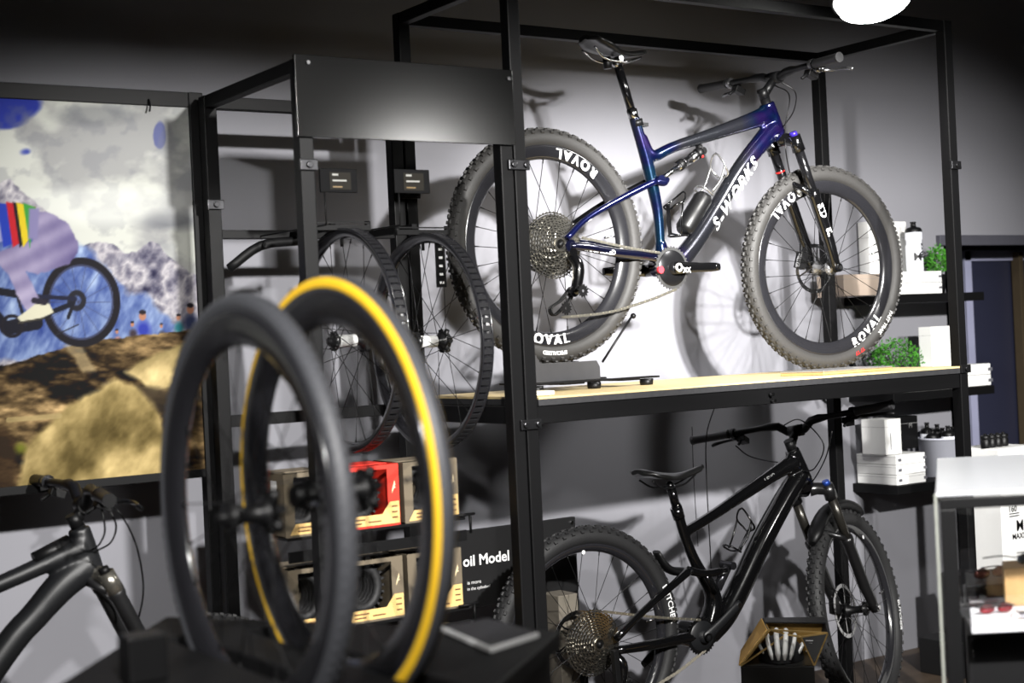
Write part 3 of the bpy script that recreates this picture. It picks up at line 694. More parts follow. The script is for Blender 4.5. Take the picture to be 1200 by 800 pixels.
# ------------------------------------------------------------------ bike A (blue, on the shelf)
YA = 3.84
A = empty('mountain_bike', (2.78, YA, ZS), 'blue and violet full suspension bike standing on the plywood shelf', 'bicycle', )
OA = V((0, 0, 0))
def a(px, py, dy=0):
    p = at(px, py, Y=YA+dy) - A.location; return V((p.x, dy, p.z))
def a2(px, py, dy=0): p = a(px, py, dy); return (p.x, p.z)
ra = a(650.5, 287, -.04); ra.y = 0
RW = .368
htT = a(898, 121); htB = a(912, 164); axA = (htB-htT).normalized(); axA = V((.372, 0, -.928)).normalized()
fa = V((1.185, 0, RW+.001))
SA = rotmat(htT, axA, 0)
steerA = rotmat(htT, -axA, math.radians(-5))
bb = a(788, 314, -.055); bb.y = 0
wheel(A, OA, Matrix.Translation(ra), 'rear_wheel', R=RW, tr=.029, depth=.044, tyre_m=rubber_l, hubw=.148, cass=(-.03, .104), rotor=(.05, .08),
      rim_text=[('ROVAL', .046, 66, RW-.056, None), ('ROVAL', .046, -96, RW-.056, None)], tyre_text=[('SPECIALIZED', .016, -92, RW-.036, white)], spoke_r=.0012)
wheel(A, OA, steerA @ Matrix.Translation(fa), 'front_wheel', R=.364, tr=.029, depth=.044, tyre_m=rubber_l, hubw=.11, rotor=(.05, .09), rot=.1, hub_m=mat('hub_silver', (150, 150, 152), .3, .8),
      rim_text=[('ROVAL', .044, -52, RW-.056, None), ('ROVAL', .044, 128, RW-.056, None)], tyre_text=[('FAST TRAK', .02, -38, RW-.040, white), ('T7 T7', .018, -66, RW-.040, redm)], spoke_r=.0012)
# frame: fused tubes
b = MB(OA)
b.tube([htT-axA*-.0, htT.lerp(htB, .5), htB], [.028, .031, .033], 16)
b.tube([a(899, 134), a(880, 142), a(830, 159), a(790, 172), a(768, 183)], [.034, .030, .022, .019, .020], 16, 4)          # top tube
b.tube([a(768, 183), a(762, 182), a(758, 176), a(752, 160)], [.020, .022, .02, .018], 14, 4)
b.tube([a(743, 138), a(748, 155), a(757, 185), a(764, 215), a(771, 250), a(774, 290)], [.0185, .019, .021, .021, .018, .016], 14, 4)  # seat tube
b.tube([a(906, 150), a(895, 163), a(868, 197), a(842, 240), a(820, 275), a(803, 298), a(790, 312)], [.036, .034, .030, .031, .032, .034, .036], 18, 4)  # down tube
b.tube([a(774, 285), a(776, 300), bb], [.02, .025, .03], 12, 3); b.tube([a(792, 310), bb], [.034, .03], 14)
b.tube([bb+V((0, -.038, 0)), bb+V((0, .038, 0))], .026, 18)
fr = b.build('frame', shiftm, A, remesh=.0045)
# rear triangle
b = MB(OA)
b.tube([a(780, 304, -.03), a(762, 300, -.036), a(722, 296, -.06), a(690, 290, -.068), a(668, 288, -.07)], [.018, .016, .0155, .015, .012], 12, 4)
b.tube([a(780, 304, .03), a(762, 300, .036), a(722, 292, .06), a(672, 284, .07)], [.018, .016, .0155, .012], 12, 4)
b.tube([bb+V((-.01, -.034, .015)), bb+V((-.01, .034, .015))], .02, 14)
b.disc(a(668, 288, -.07), (0, 1, 0), .02, .012, 18)
b.build('chainstay', mat('stay_blue_black', (12, 14, 36), .25, .5, coat=.8), A)
for s in (-1, 1):
    b = MB(OA); q = [a(769, 212, s*.028), a(748, 222, s*.034), a(712, 241, s*.052), a(684, 259, s*.066), a(664, 280, s*.07)] if s < 0 else [a(767, 208, .028), a(746, 219, .034), a(705, 240, .055), a(664, 268, .07)]
    b.tube(q, [.011, .0115, .0105, .0095, .011] if s < 0 else [.011, .011, .010, .011], 12, 4); b.build('seatstay', mat('stay_navy', (14, 20, 66), .25, .6, coat=.8) if s < 0 else blackgloss, A)
# link + shock
b = MB(OA); b.disc(a(768, 212), (0, 1, 0), .016, .07, 18); b.tube([a(768, 212, -.03), a(778, 214, -.03), a(782, 210, -.022)], [.012, .012, .009], 10, 3); b.build('suspension_link', mat('link_blue', (18, 22, 58), .25, .6), A)
b = MB(OA); b.tube([a(776, 209), a(795, 195)], .009, 12); b.tube([a(793, 196), a(808, 187)], .0155, 14); b.tube([a(808, 187), a(819, 179)], .0175, 14); b.disc(a(822, 177), (0, 1, 0), .012, .03, 14); sh = b.build('shock_absorber', chrome, A)
b = MB(OA); b.tube([a(795, 195), a(800, 191.5)], .0185, 14); b.build('shock_collar', blackm, sh)
b = MB(OA); b.tube([a(816, 181), a(821, 178)], .019, 14); b.tube([a(818, 170), a(823, 180)], .011, 8); b.build('shock_collar', blackm, sh)
b = MB(OA); b.tube([a(821.5, 181, -.01), a(823.5, 184, -.01)], .006, 10); b.build('shock_dial', redm, sh)
# lettering
tube_text(A, OA, 'S-WORKS', .058, a2(822, 277), a2(882, 180), .0365, white, voff=-.004, bold=.0014, spacing=1.3, shear=.3)
tube_text(A, OA, 'SPECIALIZED', .0215, a2(677, 290, -.062), a2(722, 297, -.062), .0158, white, yc=-.062, bold=.0009)
tube_text(A, OA, 'EPIC', .016, a2(677, 264, -.062), a2(696, 252, -.058), .010, white, yc=-.06, bold=.0005)
# seat post, saddle
b = MB(OA); b.tube([a(746, 150), a(740, 128)], .0158, 14); b.tube([a(740, 130), a(724, 76)], .0145, 14); spo = b.build('seatpost', blackgloss, A)
b = MB(OA); b.tube([a(742.5, 138), a(740, 128)], .0172, 14); b.build('seatpost_collar', chrome, spo)
b = MB(OA); b.tube([a(747, 148), a(745, 140)], .0212, 14); b.box((-.005, -.012, -.006), (.03, .012, .006), Matrix.Identity(3), a(749, 146)); b.build('seat_clamp', blackm, spo)
b = MB(OA); q = a(723, 74); b.sphere(q, .017, 10, (1.2, 1, 1)); b.tube([q+V((0, -.025, .012)), q+V((0, .025, .012))], .009, 10); b.build('saddle_clamp', chrome, spo)
b = MB(OA); q = a(711, 74); b.tube([q+V((0, 0, .02)), q+V((.004, 0, -.018))], .014, 12); b.build('seatpost_actuator', blackm, spo)
saddle(A, OA, a(721, 56), .06, .25, .135, m=mat('saddle_black', (20, 20, 20), .35))
# bottle cages and tool bottle
dA = (a(860, 210)-a(812, 290)).normalized(); nA = V((-dA.z, 0, dA.x))
cage(A, OA, a(848, 226)+nA*.030, dA, nA, mat('cage_silver', (190, 190, 190), .25, .9))
b = MB(OA); c0 = a(824, 258)+nA*.045; b.tube([c0-dA*.09, c0-dA*.075, c0+dA*.055, c0+dA*.07], [.024, .033, .034, .026], 16, squash=1.0); b.build('tool_bottle', mat('bottle_dark', (14, 14, 15), .4), A)
b = MB(OA); dS = (a(774, 250)-a(777, 285)).normalized(); cage(A, OA, a(778, 258)+V((.016, 0, 0)), dS, V((1, 0, .15)), blackgloss)
# drivetrain
crankset(A, OA, bb, .069, 34, .0, .165, arm_m=blackgloss, ring_m=mat('ring_steel', (150, 150, 150), .3, .9), spider_m=mat('spider_grey', (34, 34, 36), .25, .6), bolt_m=white)
b = MB(OA); b.disc(a(774, 316, -.07), (0, 1, 0), .012, .008, 16); tag(b.build('crank_badge', mat('badge_red', (220, 60, 70), .3), A), 'round red badge beside the crank')
b = MB(OA)
def _fx(u, v): p = a(803, 319, -.09); return p+V((u, -.0095, v))
put_text(b, 'XX', .022, _fx, bold=.001); b.build('crank_lettering', white, A)
derailleur(A, OA, a2(668, 296, -.06), a2(668, 342, -.06), a2(651, 362, -.06), -.06)
chain(A, OA, [a(772, 296, -.052), a(735, 290, -.055), a(680, 278, -.06)])
chain(A, OA, [a(792, 339, -.052), a(760, 352, -.055), a(712, 366, -.058), a(656, 372, -.06)])
fork(A, OA, steerA, htB+axA*.01, fa, None, ax=axA, knob_m=mat('knob_violet', (66, 50, 170), .3, .6), text_on=(('SID', .036, .27), ('SL', .03, .35)), upper_m=mat('stanchion_black', (22, 22, 24), .2, .4, coat=.5))
b = MB(OA, steerA); tp = htB+axA*.01+V((.018, .066, 0))+axA*.10; b.tube([tp, tp+axA*.006], .0178, 14); b.build('travel_band', redm, A)
gA = (at(829, 100, Y=4.20)+at(986, 72, Y=3.47))/2 - A.location; gA = V((gA.x+.02, 0, gA.z-.012))
cockpit(A, OA, steerA, htT+axA*-.018, gA, half=.375, rise=.012, sweep=.04, ax=axA, lever_m=mat('lever_silver', (120, 120, 122), .25, .9), grip_m=mat('grip_dark', (24, 24, 25), .5))
cable(A, OA, [a(915, 96, -.12), a(932, 108, -.14), a(930, 130, -.09), a(918, 148, -.04)], .0022)
cable(A, OA, [a(908, 100, .1), a(925, 112, -.02), a(920, 150, -.03), a(921, 178, -.05), a(926, 205, .03)], .0022)

# stand under bike A
st = empty('bike_stand', (2.78, YA, ZS), 'low dark grey metal stand holding the rear wheel of the blue bike', 'bike stand')
OS = st.location
def S_(px, py, dy): return at(px, py, Y=YA+dy)
b = MB(OS); b.box((2.58, YA-.12, ZS+.022), (3.08, YA-.08, ZS+.028)); b.box((2.62, YA+.08, ZS+.022), (3.02, YA+.12, ZS+.028)); b.box((2.70, YA-.12, ZS+.018), (2.78, YA+.12, ZS+.024)); b.box((2.93, YA-.12, ZS+.018), (3.0, YA+.12, ZS+.024)); b.build('base_plate', rackm, st, bevel=.002)
for x in (2.61, 2.83, 3.04):
    for y in (-.10,) if x != 2.83 else (-.1,):
        b = MB(OS); b.lathe([(1e-4, 0), (.02, 0), (.022, .006), (.022, .02), (1e-4, .02)], (x, YA+y, ZS), (0, 0, 1), 16); b.build('foot', blackm, st)
for x in (2.66, 2.98):
    b = MB(OS); b.lathe([(1e-4, 0), (.02, 0), (.022, .006), (.022, .02), (1e-4, .02)], (x, YA+.10, ZS), (0, 0, 1), 16); b.build('foot', blackm, st)
b = MB(OS); x1 = S_(703, 440, -.055).x; zt = S_(650, 425, -.055).z; zb = ZS+.028
def fns(u, v, w): return V((u, YA-.058+w, v))
b.prism([(2.60, zb), (x1, zb), (x1, zt-.02), (x1-.012, zt), (2.66, zt), (2.62, zt+.06), (2.585, zt+.14), (2.56, zt+.15), (2.555, zt+.10)], .004, fns); b.build('side_plate', mat('stand_grey', (58, 58, 60), .5), st, bevel=.001)
b = MB(OS)
def fns2(u, v, w): return V((u, YA+.054+w, v))
b.prism([(2.60, zb), (x1, zb), (x1, zt), (2.66, zt), (2.60, zt+.05)], .004, fns2); b.build('side_plate', mat('stand_grey', (58, 58, 60), .5), st, bevel=.001)
b = MB(OS); b.tube([S_(706, 424, .05), S_(742, 368, .05)], .004, 8); b.sphere(S_(742, 370, .05), .01, 8); b.tube([V((x1-.02, YA-.056, zt-.015)), V((x1-.02, YA+.056, zt-.015))], .005, 8); b.build('support_rod', blackm, st)

# things lying on the shelf
q0 = at(915, 440, Z=ZS+.006); q1 = at(1038, 431, Z=ZS+.006)
lp = empty('laptop', (3.72, 3.60, ZS), 'thin closed laptop with silver lid and gold edge on the plywood shelf', 'laptop')
OL = lp.location
c = at(975, 437, Z=ZS); Rz = Matrix.Rotation(math.radians(-2), 3, 'Z')
lx0 = at(920, 440, Y=3.475).x; lx1 = at(1040, 431, Y=3.60).x
b = MB(OL); b.prism([(3.545, 3.655), (3.59, 3.50), (3.92, 3.50), (3.90, 3.68)], .009, lambda u, v, w: V((u, v, ZS+.001+w))); b.build('laptop_base', goldedge, lp, bevel=.003)
b = MB(OL); b.prism([(3.545, 3.655), (3.59, 3.50), (3.92, 3.50), (3.90, 3.68)], .005, lambda u, v, w: V((u, v, ZS+.0105+w))); b.build('laptop_lid', silver, lp, bevel=.002)
b = MB(); x0 = at(566, 462, Y=3.50).x; x1_ = at(648, 462, Y=3.50).x; b.box((max(x0, XB+.03), 3.49, ZS+.001), (x1_, 3.57, ZS+.014)); tag(b.build('card_holder', mat('ivory', (226, 220, 196), .4, var=.02), bevel=.003), 'small ivory block lying on the shelf beside the front left post', 'card holder')

# ------------------------------------------------------------------ bike B (black, on the floor)
YBk = 3.92
B = empty('mountain_bike', (2.93, YBk, 0), 'glossy black electric mountain bike standing on the floor under the shelf', 'bicycle')
def q(px, py, dy=0):
    p = at(px, py, Y=YBk+dy) - B.location; return V((p.x, dy, p.z))
def q2(px, py, dy=0): p = q(px, py, dy); return (p.x, p.z)
RB = .372
rb = q(699, 754, -.05); rb.y = 0
hT = q(928, 527); hB = q(946, 573); axB = V((.40, 0, -.917)).normalized()
fb = V((hB.x+.40*.50/.917+.04*.917, 0, RB)); 
fb = hB + axB*((hB.z-RB-.04*.4)/.917) + V((.917, 0, .4))*.045; fb.z = RB
steerB = rotmat(hB, V((0, 0, 1)) if False else -axB, math.radians(23))
bbB = q(823, 745, -.055); bbB.y = 0
ebk = blackgloss
wheel(B, OA, Matrix.Translation(rb), 'rear_wheel', R=RB, tr=.031, depth=.026, hubw=.148, cass=(-.03, .106), rotor=(.05, .095),
      rim_text=[('o', .02, 92, RB-.075, None)], tyre_text=[('BUTCHER', .03, 14, RB-.042, white)])
wheel(B, OA, steerB @ Matrix.Translation(fb), 'front_wheel', R=RB, tr=.031, depth=.026, hubw=.11, rotor=(.045, .1),
      rim_text=[('o', .02, 60, RB-.075, None)], tyre_text=[('BUTCHER', .026, -12, RB-.042, white)])
b = MB(OA)
b.tube([hT, hT.lerp(hB, .5), hB], [.027, .031, .033], 16)
b.tube([q(930, 542), q(912, 552), q(870, 580), q(836, 603), q(802, 624)], [.034, .027, .022, .019, .018], 14, 4)
b.tube([q(792, 590), q(800, 620), q(811, 650), q(822, 672)], [.018, .018, .019, .022], 14, 4)
b.tube([q(938, 556), q(922, 580), q(892, 635), q(866, 690), q(848, 722), q(830, 742)], [.037, .038, .040, .041, .042, .042], 18, 4)
b.tube([q(822, 670), q(836, 700), q(830, 735)], [.022, .030, .040], 12, 4)
b.tube([bbB+V((0, -.042, 0)), bbB+V((0, .042, 0))], .045, 20); b.tube([q(832, 742), bbB], .042, 14)
b.build('frame', ebk, B, remesh=.005)
for s in (-1, 1):
    b = MB(OA); b.tube([q(826, 745, s*.035), q(800, 748, s*.045), q(760, 756, s*.066), q(722, 762, s*.074)], [.022, .019, .017, .014], 12, 4); b.build('chainstay', ebk, B)
    b = MB(OA); b.tube([q(808, 668, s*.04), q(790, 684, s*.045), q(755, 715, s*.06), q(722, 748, s*.072)], [.015, .013, .012, .013], 12, 4); b.build('seatstay', ebk, B)
    b = MB(OA); b.tube([q(806, 668, s*.038), q(826, 672, s*.034), q(850, 668, s*.03)], [.015, .014, .013], 10, 3); b.tube([q(826, 672, s*.034), q(838, 694, s*.03)], .011, 8); b.build('rocker_link', blackgloss, B)
b = MB(OA); b.tube([q(852, 664), q(840, 690)], .017, 14); b.tube([q(842, 686), q(830, 712)], .010, 12); b.disc(q(853, 662), (0, 1, 0), .014, .06, 14); b.build('shock_absorber', mat('shock_dark', (60, 60, 64), .2, .8), B)
b = MB(OA); b.tube([q(800, 670), q(786, 668), q(776, 660), q(769, 646)], [.016, .014, .012, .008], 8, 3, squash=2.4); b.build('rear_mudguard', blackm, B)
tube_text(B, OA, 'LEVO', .022, q2(886, 566), q2(908, 552), .022, mat('grey_print', (120, 120, 120), .4), bold=.0005)
b = MB(OA); b.tube([q(796, 607), q(792, 594)], .021, 14); b.tube([q(793, 596), q(786, 570)], .0155, 14); b.sphere(q(785, 569), .016, 10); b.build('seatpost', blackgloss, B)
saddle(B, OA, q(786, 553), -.03, .285, .15, m=mat('saddle_black', (20, 20, 20), .35), railm=blackm)
dB = (q(892, 635)-q(866, 690)).normalized(); nB = V((-dB.z, 0, dB.x))
cage(B, OA, q(882, 640)+nB*.04, dB, nB, blackgloss)
crankset(B, OA, bbB, .062, 32, math.radians(33), .165, arm_m=matte, ring_m=dsteel)
derailleur(B, OA, q2(718, 766, -.06), q2(722, 800, -.06), q2(716, 835, -.06), -.06, cagem=chrome)
chain(B, OA, [q(820, 726, -.052), q(770, 723, -.055), q(704, 716, -.06)])
chain(B, OA, [q(826, 762, -.052), q(790, 790, -.055), q(722, 830, -.06)], mat('chain_gold', (196, 190, 176), .35, .7))
fork(B, OA, steerB, hB+axB*.012, fb, None, ax=axB, gap=.07, knob_m=mat('knob_blue', (40, 70, 150), .3, .5), text_on=False, upper_m=mat('stanchion_smoke', (52, 50, 46), .25, .6), lower_m=mat('fork_black', (22, 22, 23), .3, coat=.4))
b = MB(OA, steerB)
_c = V((fb.x, 0, fb.z)); pts = []
for k in range(12):
    t = math.radians(60+ 75*k/11); pts.append(_c+V((math.cos(t)*(RB+.02), 0, math.sin(t)*(RB+.02))))
b.tube(pts, [.012]+[.022]*10+[.01], 8, squash=1.4); b.build('front_mudguard', blackm, B)
cockpit(B, OA, steerB, hT+axB*-.004, q(930, 505)+V((.05, 0, .0)), half=.395, rise=.03, sweep=.055, ax=axB, grip_m=mat('grip_grey', (50, 50, 52), .5))
cable(B, OA, [q(900, 505, .15), q(915, 500, .1), q(938, 492, -.05), q(965, 520, -.15), q(955, 548, -.08), q(940, 552, -.03)])
cable(B, OA, [q(862, 522, .25), q(880, 535, .2), q(915, 542, .08), q(932, 540, .03)])
cable(B, OA, [q(975, 505, -.2), q(968, 535, -.16), q(955, 560, -.08), q(948, 566, -.04)])
b = MB(B.location); bb_ = B.location
sb = empty('bike_stand', (2.93, YBk, 0), 'black floor stand lifting the rear wheel of the glossy black bike', 'bike stand')
b = MB(sb.location)
for s in (-1, 1): b.bar((2.75, YBk+s*.09, .01), (3.15, YBk+s*.09, .01), .03, .02); b.bar((2.95, YBk+s*.09, .02), (2.93, YBk+s*.09, rb.z-.02), .02, .02)
b.bar((2.76, YBk-.09, .01), (2.76, YBk+.09, .01), .03, .02); b.build('stand_frame', blackm, sb, bevel=.002)

# ------------------------------------------------------------------ bike C (matte grey, at the left, under the poster)
YC = 3.80
Cc = empty('mountain_bike', (.40, YC, 0), 'matte dark grey mountain bike standing below the poster', 'bicycle')
def c_(px, py, dy=0):
    p = at(px, py, Y=YC+dy) - Cc.location; return V((p.x, dy, p.z))
RC = .37
hT = c_(92, 618); hB = c_(107, 671); axC = V((.42, 0, -.907)).normalized()
fc = hB + axC*((hB.z-RC-.02)/.907) + V((.907, 0, .42))*.045; fc.z = RC
steerC = rotmat(hB, -axC, math.radians(-2))
bbC = V((fc.x-.80, 0, .34)); rc = V((bbC.x-.43, 0, RC))
wheel(Cc, OA, Matrix.Translation(rc), 'rear_wheel', R=RC, tr=.029, hubw=.148, cass=(-.03, .1))
wheel(Cc, OA, steerC @ Matrix.Translation(fc), 'front_wheel', R=RC, tr=.029, hubw=.11, rotor=(.045, .09), rim_m=mat('rim_grey', (110, 110, 112), .3, .6))
b = MB(OA); stC = bbC+V((-.14, 0, .42))
b.tube([hT, hT.lerp(hB, .5), hB], [.028, .032, .034], 16)
b.tube([c_(96, 642), c_(60, 657), c_(0, 684), stC], [.040, .026, .022, .018], 14, 4)
b.tube([c_(104, 660), c_(74, 684), c_(40, 722), c_(0, 770), bbC], [.044, .041, .036, .036, .038], 18, 4)
b.tube([stC+V((-.02, 0, .05)), bbC], [.018, .02], 12); b.tube([bbC+V((0, -.04, 0)), bbC+V((0, .04, 0))], .028, 16)
for s in (-1, 1):
    b.tube([bbC+V((0, s*.03, 0)), rc+V((0, s*.07, 0))], [.018, .012], 10); b.tube([stC+V((0, s*.03, -.06)), rc+V((0, s*.07, 0))], [.012, .01], 10)
b.build('frame', matte, Cc, remesh=.006)
b = MB(OA); b.tube([c_(40, 660, -.0)+V((0, 0, .01)), c_(82, 640)+V((0, 0, .012))], [.018, .02], 10); b.build('frame_protector', blackm, Cc)
b = MB(OA); b.tube([stC+V((-.02, 0, .05)), stC+V((-.06, 0, .18))], .015, 12); b.build('seatpost', blackm, Cc)
saddle(Cc, OA, stC+V((-.06, 0, .21)))
crankset(Cc, OA, bbC, .066, 34, .2)
chain(Cc, OA, [bbC+V((0, -.052, .066)), rc+V((0, -.06, .06))])
fork(Cc, OA, steerC, hB+axC*.012, fc, None, ax=axC, text_on=False, crown_m=mat('crown_silver', (170, 166, 156), .25, .9), lower_at=.06, upper_m=mat('stanchion_silver', (196, 192, 180), .2, .9), lower_m=mat('fork_satin', (26, 26, 27), .4))
cockpit(Cc, OA, steerC, hT+axC*-.004, hT+V((.015, 0, .058)), half=.38, rise=.045, sweep=.05, ax=axC, lever_m=mat('lever_dark', (50, 50, 52), .25, .9))
cable(Cc, OA, [c_(118, 590, -.2), c_(123, 620, -.2), c_(118, 635, -.1), c_(112, 642, -.03)])
cable(Cc, OA, [c_(125, 592, -.2), c_(136, 615, -.2), c_(130, 635, -.1), c_(114, 645, -.03)])
cable(Cc, OA, [c_(126, 592, -.25), c_(142, 603, -.28), c_(160, 640, -.2), c_(168, 690, -.1), c_(160, 735, -.06), c_(150, 780, -.05)])

# ------------------------------------------------------------------ wheels hanging in the rack and standing in the table
RYZ = Matrix.Rotation(PI/2, 4, 'Z')
def hang(px, py, label, dx):
    Yc = 3.76; p = at(px, py, Y=Yc)
    r = empty('bicycle_wheel', p-V((0, 0, .316)), label, 'wheel', 'bare wheels hanging in the rack')
    wheel(r, OA, Matrix.Translation((0, 0, .316)) @ Matrix.Rotation(-PI/2, 4, 'Z'), 'rim', R=.316, tyre=False, depth=.028, rimw=.034, hubw=.13, tape=True, flange=.028, hub_m=mat('hub_black', (20, 20, 21), .3), rot=dx)
    c = r.children[0]
    b = MB(OA, Matrix.Translation((0, 0, .316)) @ Matrix.Rotation(-PI/2, 4, 'Z')); b.tube([(0, -.03, 0), (0, .022, 0)], .0175, 16); b.build('hub_sleeve', mat('label_white', (226, 226, 224), .5), c)
    b = MB(OA, Matrix.Translation((0, 0, .316)) @ Matrix.Rotation(-PI/2, 4, 'Z'))
    for k in range(6):
        t = k*PI/3; b.tube([(0, .05, 0), (math.cos(t)*.036, .052, math.sin(t)*.036)], .008, 8)
    b.lathe([(.020, .05), (.024, .05), (.024, .062), (.020, .062)], (0, 0, 0), (0, 1, 0), 18, False, True); b.build('rotor_mount', blackm, c)
    return r
w1 = hang(408, 399, 'bare black wheel hanging on the left hook below the left price sign', .05)
w2 = hang(503, 400, 'bare black wheel hanging on the right hook beside the plywood shelf', .11)
O = lr.location
for w_ in (w1, w2):
    p = w_.location+V((0, 0, .64)); b = MB(O); zr = at(262, 275, Y=YB_).z
    b.bar((p.x-.02, YB_-.015, zr), (p.x-.02, p.y+.02, zr-.002), .016, .02); b.bar((p.x-.09, p.y+.01, p.z-.005), (p.x+.09, p.y+.01, p.z-.005), .02, .014); b.bar((p.x-.085, p.y, p.z+.008), (p.x+.085, p.y, p.z+.008), .004, .004)
    for s in (-1, 1): b.tube([(p.x+s*.085, p.y+.01, p.z-.012), (p.x+s*.085, p.y+.01, p.z+.014)], .009, 10)
    b.tube([(p.x, p.y+.01, p.z-.005), (p.x, p.y+.01, p.z-.05), (p.x, p.y+.01, p.z-.058)], .005, 8)
    b.build('wheel_hanger', rackm, lr)
p = w2.location+V((.01, -.02, .60)); b = MB(); b.box((p.x-.016, p.y-.05, p.z-.13), (p.x+.016, p.y-.045, p.z+.01)); 
o = b.build('rim_strip', blackm); tag(o, 'short black plastic strip with white marks hanging from the right wheel hook', 'strip')
b = MB()
for k in range(5): b.box((p.x-.007, p.y-.0515, p.z-.12+k*.024), (p.x+.007, p.y-.0503, p.z-.113+k*.024))
b.build('strip_marks', white, o)

def tabwheel(px, py, Yc, label, **k):
    p = at(px, py, Y=Yc); r = empty('road_wheel', p-V((0, 0, .34)), label, 'wheel')
    wheel(r, OA, Matrix.Translation((0, 0, .34)) @ Matrix.Rotation(-PI/2, 4, 'Z'), 'rim', R=.341, tr=.0155, depth=.052, rimw=.028, knob=False, n=24, tyre_m=mat('road_tyre', (62, 63, 67), .5, var=.2, scale=140), **k); return r
f1 = tabwheel(291, 603, 2.15, 'front road wheel with plain black tyre standing on the table, left of two', hubw=.10)
f2 = tabwheel(394, 576, 2.11, 'rear road wheel with a yellow banded tyre standing on the table, right of two', hubw=.135, gumside=True, slick=True)
for r, hh in ((f1, .035), (f2, .05)):
    b = MB(OA, Matrix.Translation((0, 0, .34)) @ Matrix.Rotation(-PI/2, 4, 'Z'))
    for k in range(6):
        t = k*PI/3+.2; b.tube([(math.cos(t)*.012, hh+.006, math.sin(t)*.012), (math.cos(t)*.036, hh+.006, math.sin(t)*.036)], .008, 8)
    b.build('rotor_mount', blackm, r.children[0])
    if hh > .04: b = MB(OA, Matrix.Translation((0, 0, .34)) @ Matrix.Rotation(-PI/2, 4, 'Z')); b.tube([(0, -.075, 0), (0, -.03, 0)], .018, 16); b.build('freehub_body', blackm, r.children[0])

# ------------------------------------------------------------------ table
tb = empty('display_table', (.95, 2.05, 0), 'low black display table with slots holding two road wheels', 'table')
O = tb.location; ZTb = .95
Apt, Bpt = V((1.008, 2.676)), V((1.433, 2.017)); Cpt = V((.95, 1.60)); Dpt = V((.42, 1.92))
poly = [Dpt, Cpt, Bpt, Apt]
b = MB(O); b.prism([tuple(p) for p in poly], .03, lambda u, v, w: V((u, v, ZTb-.03+w))); top = b.build('tabletop', tabm, tb)
for r in (f1, f2):
    x = r.location.x; y = r.location.y; b = MB(O); b.box((x-.022, y-.32, ZTb-.1), (x+.022, y+.32, ZTb+.1)); cut = b.build('cut', tabm)
    cut.location = O
    md = top.modifiers.new('slot', 'BOOLEAN'); md.object = cut; md.operation = 'DIFFERENCE'; md.solver = 'EXACT'
    dg = bpy.context.evaluated_depsgraph_get(); me = bpy.data.meshes.new_from_object(top.evaluated_get(dg)); top.modifiers.clear(); top.data = me; bpy.data.objects.remove(cut)
md = top.modifiers.new('bevel', 'BEVEL'); md.width = .003; md.limit_method = 'ANGLE'
cen = sum(poly, V((0, 0)))/4
ins = [cen+(p-cen)*.93 for p in poly]
for i in range(4):
    p, r_ = ins[i], ins[(i+1) % 4]; b = MB(O); b.bar((p.x, p.y, .50), (r_.x, r_.y, .50), .02, .84); b.build('side_panel', tabm, tb)
# block, leaflets on the table
b = MB(); q0 = at(176, 800, Z=ZTb); b.box((q0.x-.03, q0.y+.0, ZTb+.001), (q0.x+.03, q0.y+.05, ZTb+.07)); tag(b.build('wheel_block', blackm, bevel=.003), 'small black block on the left end of the black table', 'block')
cor = [at(517, 737, Z=ZTb+.005), at(575, 762, Z=ZTb+.005), at(632, 744, Z=ZTb+.005), at(572, 727, Z=ZTb+.005)]
b = MB(); b.cur = 0; b.prism([(p.x, p.y) for p in cor], .008, lambda u, v, w: V((u, v, ZTb+.001+w))); bk = b.build('booklet', white, bevel=.001); tag(bk, 'booklet with dark cover and white edges lying on the black table', 'booklet')
ce = sum((V((p.x, p.y)) for p in cor), V((0, 0)))/4
b = MB(); b.prism([tuple(ce+(V((p.x, p.y))-ce)*.93) for p in cor], .0015, lambda u, v, w: V((u, v, ZTb+.0092+w))); b.build('cover', mat('cover_dark', (46, 46, 50), .4), bk)

# ------------------------------------------------------------------ tyre boxes in the lower left rack
stn = empty('box_stand', (2.0, 3.7, 0), 'black tiered metal stand holding boxed tyres in the lower left rack', 'stand')
O = stn.location
XS0, XS1 = 1.69, 2.23; YS = 3.60
zt = [.945, .692, .47]
for z in zt:
    x0_ = XS0 if z > .6 else 1.93
    b = MB(O); b.box((x0_, YS-.01, z-.012), (XS1+.01, YS+.17, z-.004)); b.bar((x0_, YS-.012, z-.055), (XS1+.01, YS-.012, z-.055), .006, .03); b.build('shelf', rackm, stn, bevel=.001)
    b = MB(O); b.tube([(XS1+.02, YS-.02, z-.05), (XS1+.02, YS-.02, z+.005)], .004, 6); b.tube([(XS1-.03, YS-.02, z+.003), (XS1+.035, YS-.02, z+.003)], .004, 6); b.build('shelf_hook', rackm, stn)
for x in (1.96, XS1):
    b = MB(O); b.bar((x, YS+.16, 0), (x, YS+.16, .95), .02, .02); b.build('upright', rackm, stn, bevel=.002)
    b = MB(O); b.bar((x, YS-.02, .015), (x, YS+.17, .015), .02, .03); b.build('foot_bar', rackm, stn, bevel=.002)
